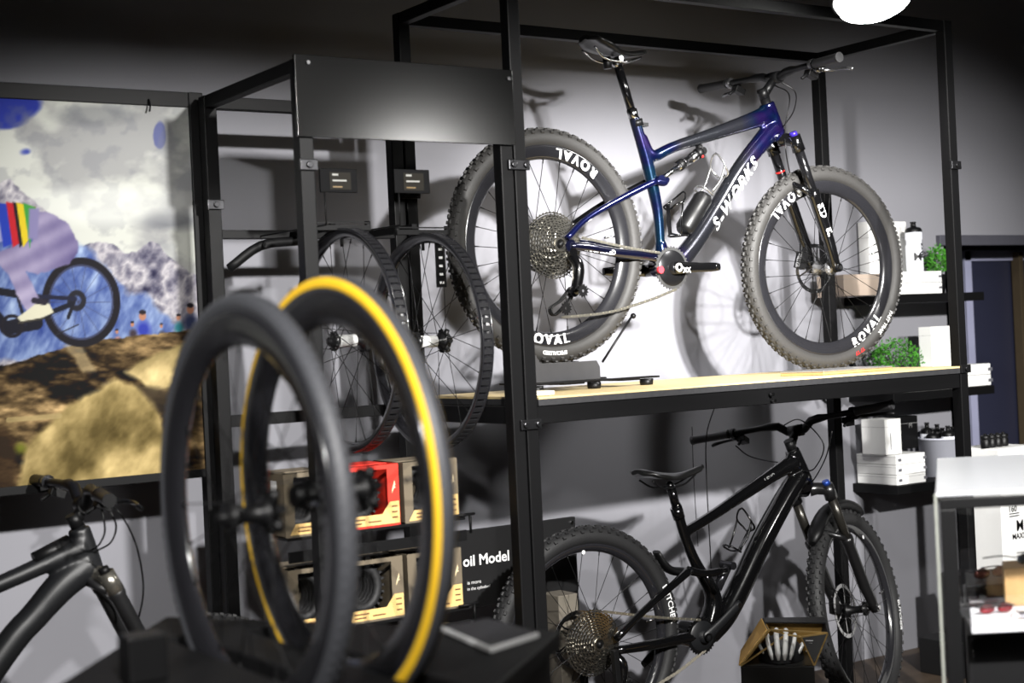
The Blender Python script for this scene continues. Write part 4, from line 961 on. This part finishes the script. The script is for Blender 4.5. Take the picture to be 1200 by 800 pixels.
def tyre_box(x0, x1, z0, main, label, idx):
    H = .168; D = .165; W = x1-x0
    r = empty('tyre_box', ((x0+x1)/2, YS, z0), label, 'box', 'open fronted tyre boxes in the lower left rack')
    OO = r.location; b = MB(OO); t = .003
    b.box((x0, YS, z0), (x0+t, YS+D, z0+H)); b.box((x1-t, YS, z0), (x1, YS+D, z0+H)); b.box((x0, YS+D-t, z0), (x1, YS+D, z0+H)); b.box((x0, YS, z0), (x1, YS+D, z0+t)); b.box((x0, YS+D*.35, z0+H-t), (x1, YS+D, z0+H))
    def fr_(u, v, w): return V((x0+u, YS-w, z0+v))
    b.prism([(0, 0), (.028, 0), (.028, H), (0, H)], t, fr_); b.prism([(W-.036, 0), (W, 0), (W, H), (W-.036, H)], t, fr_); b.prism([(.028, 0), (W-.036, 0), (W-.036, .042), (W-.05, .034), (.028, .034)], t, fr_)
    b.prism([(.028, H-.012), (W-.036, H-.012), (W-.036, H), (.028, H)], t, fr_)
    b.build('carton', main, r)
    b = MB(OO)
    def f2_(u, v, w): return V((x0+u, YS-.0032-w, z0+v))
    b.prism([(.012, .006), (W-.002, .006), (W-.002, .066), (W-.03, .066), (W-.056, .034), (.030, .034)], .0006, f2_)
    b.build('printed_band', cream, r)
    b = MB(OO); fz = lambda u, v: V((x0+W-.018+u, YS-.0045, z0+H*.62+v))
    b.add([fz(*p) for p in ((-.006, -.016), (.001, -.003), (-.004, -.002), (.004, .018), (.006, .006), (.003, .004), (.007, -.002))], [(0, 1, 2), (2, 1, 5, 3), (5, 4, 3), (1, 6, 5)])
    b.build('emblem', mat('emblem_pale', (220, 200, 160), .5), r)
    b = MB(OO)
    for k, (u, v, w_) in enumerate(((.035, .022, .045), (.035, .012, .035), (.09, .014, .04), (W-.026, .05, .018), (W-.026, .035, .018), (W-.026, .02, .018))):
        b.box((x0+u, YS-.0043, z0+v), (x0+u+w_, YS-.0039, z0+v+.004))
    b.build('print_lines', mat('ink_brown', (96, 60, 36), .6), r)
    b = MB(OO); b.box((x0-.0012, YS+.04, z0+H-.06), (x0-.0004, YS+.075, z0+H-.02)); b.build('price_sticker', white, r)
    # folded tyre inside
    b = MB(); cx = x0+W*.46
    for k in range(5): 
        b.tube([(cx+math.cos(t)*(.05), YS+.05+.02*k, z0+.088+math.sin(t)*.058) for t in np.linspace(0, 2*PI, 17)[:-1]], .013, 8, closed=True)
        for t in np.linspace(0, 2*PI, 26)[:-1]: b.box((-.004, -.008, -.003), (.004, .008, .003), Matrix.Rotation(-t, 3, 'Y'), (cx+math.cos(t)*.064, YS+.05+.02*k, z0+.088+math.sin(t)*.072))
    pos = ['upper left', 'red', 'upper right', 'lower left', 'lower middle', 'lower right', 'bottom middle', 'bottom right'][idx]
    tag(b.build('folded_tyre', rubber), 'black folded tyre inside the %s %s' % (pos, 'box' if idx == 1 else 'brown box'), 'tyre', 'folded tyres inside the boxes')
cols = ((1.69, 1.83), (1.845, 2.035), (2.05, 2.225))
ZZ = (.945-.004, .692-.004, .47-.004)
lab = ['brown tyre box with white sticker, left end of the top tier', 'red tyre box in the middle of the top tier', 'brown tyre box at the right end of the top tier', 'brown tyre box with white sticker, left end of the second tier',
       'brown tyre box in the middle of the second tier, below the red box', 'brown tyre box at the right end of the second tier', 'brown tyre box in the lowest tier, below the middle column', 'brown tyre box in the lowest tier, right end']
k = 0
for zi, z in enumerate(ZZ):
    for ci, (x0, x1) in enumerate(cols):
        if zi == 2 and ci == 0: continue
        tyre_box(x0, x1, z, redbox if k == 1 else kraft, lab[k], k); k += 1

# ------------------------------------------------------------------ price signs on stems
def price_sign(x0, y0, x1, y1, label, foot):
    Ys = 3.62; P0 = at(x0, y1, Y=Ys); P1 = at(x1, y0, Y=Ys); r = empty('price_sign', (P0.x, Ys, P0.z-.12), label, 'sign', 'price signs over the hanging wheels'); OO = r.location
    b = MB(OO); b.box((P0.x, Ys, P0.z), (P1.x, Ys+.008, P1.z)); fr_ = b.build('sign_frame', mat('sign_black', (12, 12, 13), .7, spec=.08), r, bevel=.002)
    w_ = P1.x-P0.x; h_ = P1.z-P0.z
    b = MB(OO); b.box((P0.x+w_*.25, Ys-.0012, P0.z+h_*.12), (P0.x+w_*.82, Ys-.0002, P1.z-h_*.16)); b.build('display', screenm, fr_)
    b = MB(OO); 
    b.box((P0.x+w_*.32, Ys-.002, P1.z-h_*.30), (P0.x+w_*.48, Ys-.0014, P1.z-h_*.22)); b.box((P0.x+w_*.32, Ys-.002, P0.z+h_*.46), (P0.x+w_*.70, Ys-.0014, P0.z+h_*.53)); b.build('display_marks', mat('tag_mark', (120, 120, 116), .5), fr_)
    b = MB(OO); b.box((P0.x+w_*.32, Ys-.002, P0.z+h_*.2), (P0.x+w_*.58, Ys-.0014, P0.z+h_*.26)); b.build('display_marks', mat('amber', (90, 70, 34), .5), fr_)
    b = MB(OO); zr = at(262, 275, Y=YB_).z; b.tube([(P0.x+w_*.12, Ys+.004, P0.z+.004), (P0.x+w_*.12, Ys+.004, zr-.01), (P0.x+w_*.12, YB_-.01, zr-.005)], .0025, 6); b.build('stem', rackm, r)
price_sign(376, 198, 418, 225, 'small black price sign on a stem above the left hanging wheel', 1)
price_sign(463, 199, 503, 226, 'small black price sign on a stem above the right hanging wheel', 2)

# ------------------------------------------------------------------ wall board with white lettering
bd = empty('wall_board', (2.8, 4.22, 0), 'black sign board with white lettering standing behind the black bike', 'sign'); O = bd.location; YD = 4.22
zt_ = at(674, 605, Y=YD).z; zb_ = at(582, 708, Y=YD).z; xr = at(674, 605, Y=YD).x
b = MB(O); b.box((2.20, YD, zb_), (xr, YD+.015, zt_)); b.build('panel', mat('board_black', (22, 22, 23), .45), bd, bevel=.002)
b = MB(O); b.box((xr-.16, YD+.002, 0), (xr, YD+.014, zb_)); b.build('leg', blackm, bd); b = MB(O); b.box((2.22, YD+.002, 0), (2.36, YD+.014, zb_)); b.build('leg', blackm, bd)
b = MB(O); p = at(543, 664, Y=YD-.002); p2 = at(597, 655, Y=YD-.002); vs, fs = text('oil Model', .05, bold=.0012); wd = max(v.x for v in vs)-min(v.x for v in vs); sc = (p2.x-p.x)/wd; mn = min(v.x for v in vs)
b.add([V((p.x+(v.x-mn)*sc, YD-.0015, p.z+v.y*sc*1.0)) for v in vs], fs)
for s, (x_, y_), h in (('is more', (548, 685), .018), ('in the cylinder?', (548, 692), .015)):
    p = at(x_, y_, Y=YD-.002); vs, fs = text(s, h); mn = min(v.x for v in vs); b.add([V((p.x+(v.x-mn), YD-.0015, p.z+v.y)) for v in vs], fs)
b.build('lettering', white, bd)
b = MB(O); b.disc(at(670, 612, Y=YD-.003), (0, 1, 0), .006, .006, 12); b.build('screw', chrome, bd)
b = MB(); b.box((at(638, 700, Y=4.1).x, 4.02, 0), (at(655, 700, Y=4.1).x+.02, 4.12, at(645, 694, Y=4.1).z)); tag(b.build('storage_box', mat('grey_beige', (104, 98, 88), .7), bevel=.003), 'grey beige carton standing behind the rear wheel of the black bike', 'box')

# thin wires hanging under the shelf
b = MB(); b.tube([at(838, 475, Y=4.2), at(828, 510, Y=4.2), at(828, 560, Y=4.2), at(832, 640, Y=4.2), at(835, 700, Y=4.25)], .0022, 6, 6); tag(b.build('hanging_wire', blackm), 'long thin black wire hanging below the shelf behind the black bike saddle', 'wire')
b = MB(); b.tube([at(811, 500, Y=4.3), at(813, 560, Y=4.3), at(818, 640, Y=4.3)], .0015, 6, 4); tag(b.build('hanging_wire', blackm), 'fine short wire hanging left of the longer wire below the shelf', 'wire')

# ------------------------------------------------------------------ helmet in its gold-lined box on a black plinth
hcn = at(911, 782, Y=3.40); hx0 = hcn.x-.112; hx1 = hcn.x+.112; hz0 = at(905, 781, Y=3.4).z
b = MB(); HR = -.775; b.box((-.112, 0, 0), (.112, .22, hz0-.002)); pq = b.build('plinth', mat('plinth_black', (24, 24, 24), .5), bevel=.003); pq.location = (hcn.x, 3.40, 0); pq.rotation_euler[2] = HR; tag(pq, 'black plinth under the helmet box in front of the black bike', 'plinth')
hb = empty('helmet_box', (hcn.x, 3.40, hz0), 'faceted open box with gold lining displaying a helmet', 'box', rz=HR); O = hb.location
W = hx1-hx0; H = at(905, 740, Y=3.45).z-hz0+.01
base = [V((hx0, 3.40, hz0)), V((hx1, 3.40, hz0)), V((hx1+.02, 3.62, hz0)), V((hx0, 3.62, hz0))]
topv = [V((hx0+.09, 3.44, hz0+H)), V((hx1+.045, 3.42, hz0+H-.008)), V((hx1+.04, 3.62, hz0+H)), V((hx0+.07, 3.62, hz0+H))]
b = MB(O)   # outer shell: left slanted wall, back, right wall, roof rim
def slab(mb, pts, n, t=.004):
    n = V(n).normalized()*t; k = len(pts); mb.add(list(pts)+[p+n for p in pts], [tuple(range(k)), tuple(range(k, 2*k))[::-1]]+[(i, (i+1) % k, k+(i+1) % k, k+i) for i in range(k)])
slab(b, [base[0], base[3], topv[3], topv[0]], (-1, 0, .3)); slab(b, [base[3], base[2], topv[2], topv[3]], (0, 1, 0)); slab(b, [base[1], topv[1], topv[2], base[2]], (1, 0, 0)); slab(b, [topv[0].lerp(topv[3], .6), topv[1].lerp(topv[2], .6), topv[2], topv[3]], (0, 0, 1)); slab(b, base, (0, 0, -1), .0015)
b.build('shell', mat('box_black', (20, 20, 20), .4), hb)
b = MB(O); i_ = .004
slab(b, [base[0]+V((i_, i_, 0)), base[3]+V((i_, -i_, 0)), topv[3]+V((i_, -i_, -i_)), topv[0]+V((i_, i_, -i_))], (1, 0, -.3), .001)
slab(b, [base[3]+V((0, -i_, 0)), base[2]+V((0, -i_, 0)), topv[2]+V((0, -i_, -i_)), topv[3]+V((0, -i_, -i_))], (0, -1, 0), .001)
b.build('gold_lining', gold, hb)
b = MB(O); slab(b, [base[0]+V((-.001, .0, 0)), base[3]+V((-.001, 0, 0)), topv[3]+V((-.001, 0, 0)), topv[0]+V((-.001, 0, 0))], (-1, 0, .3), .0055); b.build('gold_side', gold, hb)
b = MB(O)
inner_l = V((hx0+.16*W/.2*.8, 3.47, hz0+H*.80)); inr = V((hx1-.035, 3.415, hz0+H*.82)); 
for p, r_ in ((base[0], topv[0]), (topv[0], topv[1]), (topv[1], base[1]), (base[1], inr), (inr, topv[1]), (inr, inner_l), (inner_l, base[0]), (inner_l, topv[0])): b.bar(p, r_, .004, .005)
b.build('gold_edges', mat('gold_bright', (210, 176, 110), .35, .5), hb)
b = MB(O); slab(b, [inr+V((.002, -.002, -.002)), topv[1]+V((-.003, -.002, -.003)), base[1]+V((0, -.002, .006))], (0, -1, 0), .001); fl = b.build('info_flap', mat('flap_black', (30, 30, 30), .5), hb)
b = MB(O)
for k in range(5): b.box((inr.x+.012, inr.y-.0055, inr.z-.012-k*.008), (inr.x+.035-k*.003, inr.y-.0045, inr.z-.009-k*.008))
b.build('print_lines', white, fl)
hc = V(((hx0+hx1)/2+.012, 3.50, hz0+.002)); hm = empty('helmet', V((hcn.x, 3.40, hz0))+Matrix.Rotation(HR, 3, 'Z') @ (hc-V((hcn.x, 3.40, hz0))), 'white vented cycling helmet inside the gold lined box', 'helmet', rz=HR); O = hc
b = MB(O)
b.sphere(hc+V((0, 0, -.002)), .075, 20, (.95, 1.15, 1.05)); sh_ = b.build('inner_shell', mat('foam_black', (22, 22, 24), .6), hm)
bm_ = bmesh.new(); bm_.from_mesh(sh_.data); bmesh.ops.bisect_plane(bm_, geom=bm_.verts[:]+bm_.edges[:]+bm_.faces[:], plane_co=(0, 0, .0), plane_no=(0, 0, -1), clear_outer=True); bm_.to_mesh(sh_.data); bm_.free()
for k, (o_, w_) in enumerate(((-.066, .008), (-.042, .010), (-.012, .012), (.018, .012), (.045, .010), (.068, .008))):
    b = MB(O); sx = math.sqrt(max(.0, 1-(o_/.078)**2)); pts = []
    for t in np.linspace(8, 172, 13):
        tt = math.radians(t); pts.append(hc+V((o_*(.55+.45*math.sin(tt)), -math.cos(tt)*.092*max(sx, .45), math.sin(tt)*.084*max(sx, .5))))
    b.tube(pts, [w_*.5]+[w_]*11+[w_*.5], 8, squash=.7, up=(1, 0, 0)); b.build('shell_rib', mat('helmet_white', (236, 236, 234), .25, var=.02), hm)

# ------------------------------------------------------------------ wall shelves at the right
SX0, SX1, SY0 = 4.757, 5.34, 4.25
Z1 = at(1082, 344, Y=SY0).z; Z2 = at(1120, 455, Y=SY0).z; Z3 = at(1043, 571, Y=SY0).z
for i, (z, n) in enumerate(((Z1, 'top'), (Z2, 'middle'), (Z3, 'lowest'))):
    b = MB(); b.box((SX0, SY0, z-.036), (SX1+(.06 if i == 1 else .02 if i == 0 else 0), YW-.001, z)); tag(b.build('wall_shelf', rackm, bevel=.002), 'black floating wall shelf, the %s of three' % n, 'shelf')
def card(x0, x1, y0, y1, z0, z1, name, label, m=whitebox, rz=0, marks=None, cat='box', group=None):
    cx, cy = (x0+x1)/2, (y0+y1)/2; r = empty(name, (cx, cy, z0), label, cat, group, rz)
    w_, d_ = (x1-x0)/2, (y1-y0)/2; b = MB(); b.box((-w_, -d_, .0008), (w_, d_, z1-z0)); b.build('carton', m, r, bevel=.002)
    b = MB(); 
    b.box((-w_-.0004, -d_-.0004, (z1-z0)*.78), (w_+.0004, d_+.0004, (z1-z0)*.78+.0012)); b.build('lid_seam', mat('seam_grey', (150, 150, 150), .7), r)
    if marks:
        b = MB()
        for (u, v, ww, hh) in marks: b.box((-w_+u, -d_-.001, v), (-w_+u+ww, -d_-.0003, v+hh))
        b.build('print_marks', mat('ink_grey', (90, 90, 96), .6), r)
    return r
def px_x(px, Y=SY0+.02): return at(px, 400, Y=Y).x
M2 = ((.15, .012, .012, .007), (.17, .012, .012, .007))
# top shelf
z = Z1
X0 = px_x(1058); X1 = px_x(1107)
card(X0-.03, X1, SY0+.02, SY0+.17, z, z+.047, 'flat_box', 'white flat box on the top wall shelf, lower of two', marks=((.27, .02, .02, .01),), group='white flat boxes on the wall shelves')
card(X0-.03, X1, SY0+.02, SY0+.17, z+.048, z+.095, 'flat_box', 'white flat box on the top wall shelf, upper of two under the bottle', marks=((.27, .02, .02, .01),), group='white flat boxes on the wall shelves')
card(px_x(988)+.02, px_x(1036), SY0+.02, SY0+.17, z, z+.088, 'card_box', 'beige box at the left end of the top wall shelf behind the front wheel', beigebox)
card(px_x(1018, SY0+.19)+.02, px_x(1066, SY0+.19), SY0+.18, SY0+.24, z, at(1040, 260, Y=SY0+.2).z, 'upright_box', 'tall white upright box on the top wall shelf beside the bottle')
def bottle(x, y, z0, h, r_, label, letter=True, capm=blackm, body=None):
    o = empty('water_bottle', (x, y, z0), label, 'bottle', None if letter else 'black capped bottles in the white bucket'); b = MB()
    b.lathe([(1e-4, 0.0005), (r_*.95, .0005), (r_, .006), (r_, h*.52), (r_*.9, h*.56), (r_*.9, h*.62), (r_, h*.66), (r_, h*.78), (r_*.93, h*.8), (1e-4, h*.8)], (0, 0, 0), (0, 0, 1), 24); b.build('bottle_body', body or mat('bottle_white', (228, 230, 238), .35, var=.02), o)
    b = MB(); b.lathe([(r_*.98, h*.78), (r_*1.0, h*.84), (r_*.8, h*.88), (r_*.35, h*.9), (r_*.3, h*.97), (r_*.36, h*.975), (r_*.36, h), (1e-4, h)], (0, 0, 0), (0, 0, 1), 20); b.build('cap', capm, o)
    if letter:
        b = MB(); 
        def fn(u, v): 
            a_ = u/r_-PI/2-.45; return V((math.cos(a_)*(r_+.0012), math.sin(a_)*(r_+.0012), h*.22+v))
        put_text(b, 'M', .05, fn, bold=.001)
        def fn2(u, v):
            a_ = -v/r_-PI/2+.42; return V((math.cos(a_)*(r_+.0012), math.sin(a_)*(r_+.0012), h*.42+u))
        put_text(b, 'MAXX', .022, fn2, bold=.001); b.build('bottle_lettering', blackm, o)
    return o
bx = (px_x(1067, SY0+.08)+px_x(1090, SY0+.08))/2
bottle(bx, SY0+.09, z+.0955, at(1079, 260, Y=SY0+.09).z-z-.0955, .036, 'white water bottle with black cap and letter M on the white boxes')
def plant(x, y, z0, r_, h, label, n=420):
    o = empty('potted_plant', (x, y, z0), label, 'plant'); b = MB(); pr = min(.05, r_*.6)
    b.lathe([(1e-4, .0005), (pr*.75, .0005), (pr, h*.4), (pr*.9, h*.4), (pr*.88, h*.36), (1e-4, h*.36)], (0, 0, 0), (0, 0, 1), 20); b.build('pot', blackm, o)
    b = MB(); rnd = random.Random(int(x*1000))
    for k in range(n):
        th = rnd.random()*2*PI; ph = math.acos(rnd.random()*1.3-.3 if rnd.random() < .9 else rnd.random()); rr = (.65+.35*rnd.random())
        c = V((math.sin(ph)*math.cos(th)*r_*rr, math.sin(ph)*math.sin(th)*r_*rr, h*.55+math.cos(ph)*h*.45*rr)); d = V((rnd.uniform(-1, 1), rnd.uniform(-1, 1), rnd.uniform(.0, 1.2))).normalized(); s_ = d.orthogonal().normalized(); l_ = .013+.008*rnd.random(); u_ = d.cross(s_)*.002
        b.add([c, c+d*l_*.5+s_*l_*.3+u_, c+d*l_, c+d*l_*.5-s_*l_*.3+u_, c+d*l_*.5-u_], [(0, 1, 2, 3), (0, 4, 1), (1, 4, 2), (2, 4, 3), (3, 4, 0)])
    b.build('foliage', leaf, o); b = MB()
    for k in range(9): th = k*.7; b.tube([(0, 0, h*.34), (math.cos(th)*r_*.3, math.sin(th)*r_*.3, h*.6), (math.cos(th)*r_*.6, math.sin(th)*r_*.6, h*.75)], .0015, 5, 3)
    b.build('stems', mat('stem_green', (50, 84, 30), .6), o)
    return o
plant(px_x(1101, SY0+.14)+.025, SY0+.15, z, .055, at(1100, 287, Y=SY0+.14).z-z, 'small leafy green plant behind the bottle on the top wall shelf')
# middle shelf
z = Z2
plant(px_x(1053, SY0+.1), SY0+.12, z, .115, at(1055, 396, Y=SY0+.1).z-z, 'wide leafy green plant on the middle wall shelf', 620)
for k, (dx, c) in enumerate(((0, blackm), (.045, mat('book_grey', (70, 70, 74), .5)), (.085, blackm))):
    b = MB(); x_ = px_x(1003)+dx; b.box((0, 0, 0), (.018, .16, .15), Matrix.Rotation(-.45, 3, 'Y'), (x_-.03, SY0+.04, z+.009)); tag(b.build('leaning_book', c, bevel=.002), ['black slim case leaning at the left end of the middle wall shelf', 'grey slim case leaning between two black ones', 'black slim case leaning against the wide plant'][k], 'case', 'slim cases leaning on the middle shelf')
X0 = px_x(1085); X1 = px_x(1157)
card(X0, X1, SY0+.01, SY0+.17, z+.001, z+.048, 'flat_box', 'white flat box on the middle wall shelf, lower of two', marks=((.38, .015, .03, .014),), group='white flat boxes on the wall shelves')
card(X0, X1, SY0+.01, SY0+.17, z+.049, z+.096, 'flat_box', 'white flat box on the middle wall shelf, upper of two', marks=((.38, .015, .03, .014),), group='white flat boxes on the wall shelves')
card(px_x(1094), px_x(1117), SY0+.03, SY0+.10, z+.097, at(1105, 382, Y=SY0+.03).z, 'upright_box', 'tall white box standing on two flat boxes on the middle wall shelf')
# lowest shelf
z = Z3
X1 = px_x(1078, SY0+.01)
for k in range(3):
    card(SX0+.01, X1, SY0+.012, SY0+.23, z+.001+k*.042, z+.042+k*.042, 'flat_box', ['white flat box on the lowest wall shelf, bottom of three', 'white flat box on the lowest wall shelf, middle of three', 'white flat box on the lowest wall shelf, top of three'][k], marks=((.012, .014, .02, .012), (.165, .014, .02, .012)), group='white flat boxes on the wall shelves')
card(px_x(1030, SY0+.05), px_x(1049, SY0+.04)+.01, SY0+.04, SY0+.17, z+.128, at(1035, 492, Y=SY0+.04).z, 'upright_box', 'white box standing on three flat boxes on the lowest wall shelf', marks=((.03, .02, .004, .07),))
dk = card(px_x(1048, SY0+.16), px_x(1073, SY0+.16), SY0+.17, SY0+.235, z+.128, at(1060, 488, Y=SY0+.17).z, 'upright_box', 'dark upright box with a pale letter M at the back of the lowest wall shelf', blackm)
b = MB(); put_text(b, 'M', .03, lambda u, v: V((u+.02, -.0335, .09+v))); b.build('lettering', mat('grey_print', (120, 120, 120), .4), dk)
bx = px_x(1098, SY0+.12); by = SY0+.13; r_ = .105
bk = empty('bucket', (bx+.02, by, z), 'white tub holding black capped bottles on the lowest wall shelf', 'tub'); b = MB()
h_ = at(1095, 516, Y=by-.1).z-z
b.lathe([(1e-4, .001), (r_*.93, .001), (r_, h_), (r_+.003, h_), (r_+.003, h_-.008), (r_-.004, h_-.004), (r_*.9, .004), (1e-4, .004)], (0, 0, 0), (0, 0, 1), 36); b.build('tub', mat('tub_white', (200, 202, 214), .4, var=.05, scale=8), bk)
b = MB(); put_text(b, '<', .06, lambda u, v: V((math.cos(u/r_-PI/2-.2)*(r_+.001), math.sin(u/r_-PI/2-.2)*(r_+.001), h_*.3+v)), bold=.002); b.build('lettering', blackm, bk)
for k in range(7):
    t = k*2*PI/6 if k < 6 else 0; rr = .066 if k < 6 else 0
    bottle(bx+.02+math.cos(t)*rr, by+math.sin(t)*rr, z+.005, h_+.035+.012*(k % 3), .029, 'black capped bottle in the white tub', False)

# white bin behind the case with dark bottles
wx0 = px_x(1120, 3.93)+.0; wx1 = px_x(1206, 3.75)
wb = empty('white_bin', ((wx0+wx1)/2, 3.84, 0), 'tall white carton with black print seen behind the display case', 'carton'); O = wb.location
zt_ = at(1160, 527, Y=3.75).z
b = MB(O); b.box((wx0, 3.75, 0), (wx1, 3.95, zt_-.001)); b.build('carton', whitebox, wb, bevel=.004)
b = MB(O)
for s, (x_, y_), h in (('160', (1183, 600), .035), ('M', (1192, 622), .06), ('MAXX', (1187, 632), .03)):
    p = at(x_, y_, Y=3.748); vs, fs = text(s, h, bold=.0008); mn = min(v.x for v in vs); b.add([V((p.x+(v.x-mn), 3.7485, p.z+v.y)) for v in vs], fs)
for y_ in (603, 606): p = at(1183, y_, Y=3.748); b.box((p.x, 3.7485, p.z), (p.x+.06, 3.749, p.z+.004))
b.build('lettering', blackm, wb)
for k in range(4):
    xx = px_x(1142, 3.84)+.012+k*.036; bottle(xx, 3.82, zt_, .055, .019, ['leftmost black jar on the white carton', 'second black jar from the left on the white carton', 'third black jar from the left on the white carton', 'rightmost black jar on the white carton'][k], False, body=blackm)['group'] = 'black jars on the white carton'
# black cabinet near the wall right of the front wheel
b = MB(); b.box((px_x(1087, 4.18), 3.95, 0), (px_x(1087, 4.18)+.25, 4.18, at(1092, 690, Y=3.95).z)); x0_ = px_x(1060, 4.18); b.box((x0_, 3.98, 0), (px_x(1087, 4.18), 4.18, at(1075, 765, Y=3.98).z)); tag(b.build('floor_cabinet', mat('cabinet_black', (20, 20, 21), .5), bevel=.004), 'low black cabinet between the black bike and the display case', 'cabinet')

# ------------------------------------------------------------------ display case at the right
FC = 3.0
def vc(px, py, F): return CAM + (_f + _r*((px-600)/FPX) - _u*((py-400)/FPX))*F
c0 = vc(1096, 578, 3.0); zc = c0.z
ex = V((math.cos(YAW), -math.sin(YAW), 0)); rayd = V((c0.x, c0.y, 0)).normalized(); ey = V((math.sin(YAW+.28), math.cos(YAW+.28), 0)); ey = (ey - ex*ey.dot(ex)*0).normalized()
cs = empty('display_case', c0-V((0, 0, zc)), 'glass display case with a pale top and black inner frame', 'display case', rz=0); O = cs.location
WC, DC = .95, .80
def K(u, v, z): return V((c0.x, c0.y, 0))+ex*u+ey*v+V((0, 0, z))
def kbox(mb, u0, u1, v0, v1, z0, z1):
    mb.add([K(u0, v0, z0), K(u1, v0, z0), K(u1, v1, z0), K(u0, v1, z0), K(u0, v0, z1), K(u1, v0, z1), K(u1, v1, z1), K(u0, v1, z1)], [(0,3,2,1),(4,5,6,7),(0,1,5,4),(1,2,6,5),(2,3,7,6),(3,0,4,7)])
b = MB(O); kbox(b, 0, WC, 0, DC, zc-.008, zc); tag(b.build('glass_top', glasstop, cs, bevel=.002), 'glass top coloured pale for the ceiling reflected in it')
for args in ((0, WC, 0, .004), (0, .004, .004, DC), (WC-.004, WC, .004, DC)):
    b = MB(O); kbox(b, *args, .0, zc-.008); b.build('glass_panel', glassm, cs)
b = MB(O); kbox(b, -.003, .003, -.003, .004, 0, zc-.002); b.build('glass_edge', mat('edge_pale', (120, 122, 116), .3), cs)
def fbar(u0, u1, v0, v1, z0, z1, nm='frame_bar'):
    b = MB(O); kbox(b, u0, u1, v0, v1, z0, z1); return b.build(nm, rackm, cs, bevel=.002)
fbar(.008, WC-.01, .006, .02, zc-.034, zc-.012); fbar(.008, .04, .006, .03, .02, zc-.034, 'post'); fbar(.008, .04, DC-.04, DC-.01, .02, zc-.012, 'post'); fbar(WC-.04, WC-.01, .006, .03, .02, zc-.034, 'post')
fbar(.04, WC-.04, .25, .27, zc-.30, zc-.27)
zsh = zc-.245
b = MB(O); kbox(b, .06, WC-.05, .03, .36, zc-.29, zc-.278); tag(b.build('shelf', mat('case_shelf_white', (196, 196, 200), .4), cs, bevel=.002), 'white lower shelf inside the case')
b = MB(O); kbox(b, .05, WC-.05, .12, DC-.05, .36, zc-.31); b.build('drawer_unit', mat('case_drawer_black', (20, 20, 21), .35), cs, bevel=.003)
b = MB(O); kbox(b, .01, WC-.01, .006, DC-.01, .0, .12); b.build('plinth', mat('case_plinth', (60, 48, 38), .5), cs)
# things inside the case
b = MB(); kb = K(.135, .05, 0); 
def kb2(mb, u0, u1, v0, v1, z0, z1): kbox(mb, u0, u1, v0, v1, z0, z1)
kb2(b, .137, .32, .24, .35, zc-.277, zc-.195); tag(b.build('wooden_block', woodm, bevel=.003), 'pale wooden block with sunglasses on top inside the display case', 'block')
def shades(u, v, z, m, label, rz=0, s=1):
    r = empty('sunglasses', K(u, v, z), label, 'sunglasses', rz=rz-YAW); 
    for sg in (-1, 1):
        b = MB(); b.sphere((sg*.033*s, 0, .016*s), .03*s, 14, (1, .25, .52)); b.build('lens', m, r)
        b = MB(); b.tube([(sg*.066*s, 0, .022*s), (sg*.07*s, .05*s, .022*s), (sg*.066*s, .12*s, .008*s)], .002*s, 6, 4); b.build('temple', blackm, r)
    b = MB(); b.tube([(-.066*s, -.002, .026*s), (0, -.006, .026*s), (.066*s, -.002, .026*s)], .0025*s, 6, 4); b.build('frame', blackm, r)
shades(.115, .17, zc-.277, mat('lens_red', (120, 24, 32), .12, .7), 'sunglasses with red lenses on the white shelf inside the case', .2, .62)
shades(.20, .08, zc-.277, mat('lens_silver', (190, 190, 196), .12, .8), 'sunglasses with silver lenses on the white shelf inside the case', -.3, .62)
shades(.205, .29, zc-.194, mat('lens_dark', (40, 50, 60), .1, .5), 'dark sunglasses lying on the pale wooden block', .5, .8)
b = MB(); kbox(b, .055, .17, .40, .62, zc-.31, zc-.255); tag(b.build('display_riser', mat('riser_black', (24, 24, 25), .4), bevel=.003), 'low black riser behind the wooden block inside the case', 'riser')
shades(.115, .48, zc-.254, mat('lens_copper', (130, 80, 70), .12, .7), 'sunglasses with coppery lenses on the black riser inside the case', .4, .8)

# ------------------------------------------------------------------ lamp
lpos = at(1023, -4, Y=3.22); lo = empty('spot_lamp', (lpos.x, lpos.y, lpos.z), 'round white glowing spot lamp hanging above the front of the bike rack', 'lamp'); O = lo.location
dl = V((-.15, -.35, -1)).normalized()
b = MB(O); b.lathe([(.05, -.10), (.11, -.02), (.130, .0), (.124, .0), (.10, -.02), (.045, -.09)], O, dl, 32); b.build('housing', rackm, lo)
b = MB(O); b.lathe([(.122, -.002), (.112, .026), (.08, .046), (.04, .056), (1e-4, .060)], O, dl, 32); b.build('diffuser', lampm, lo)
b = MB(O); b.tube([O-dl*.09, O-dl*.12, V((O.x, O.y, 3.0))], .012, 10); b.build('stem', rackm, lo)
pl = light('spot_lamp_light', 'SPOT', (lpos+dl*.09), 75, lpos+dl*.09+V((.05, .12, -1)), .08, 165, .5)
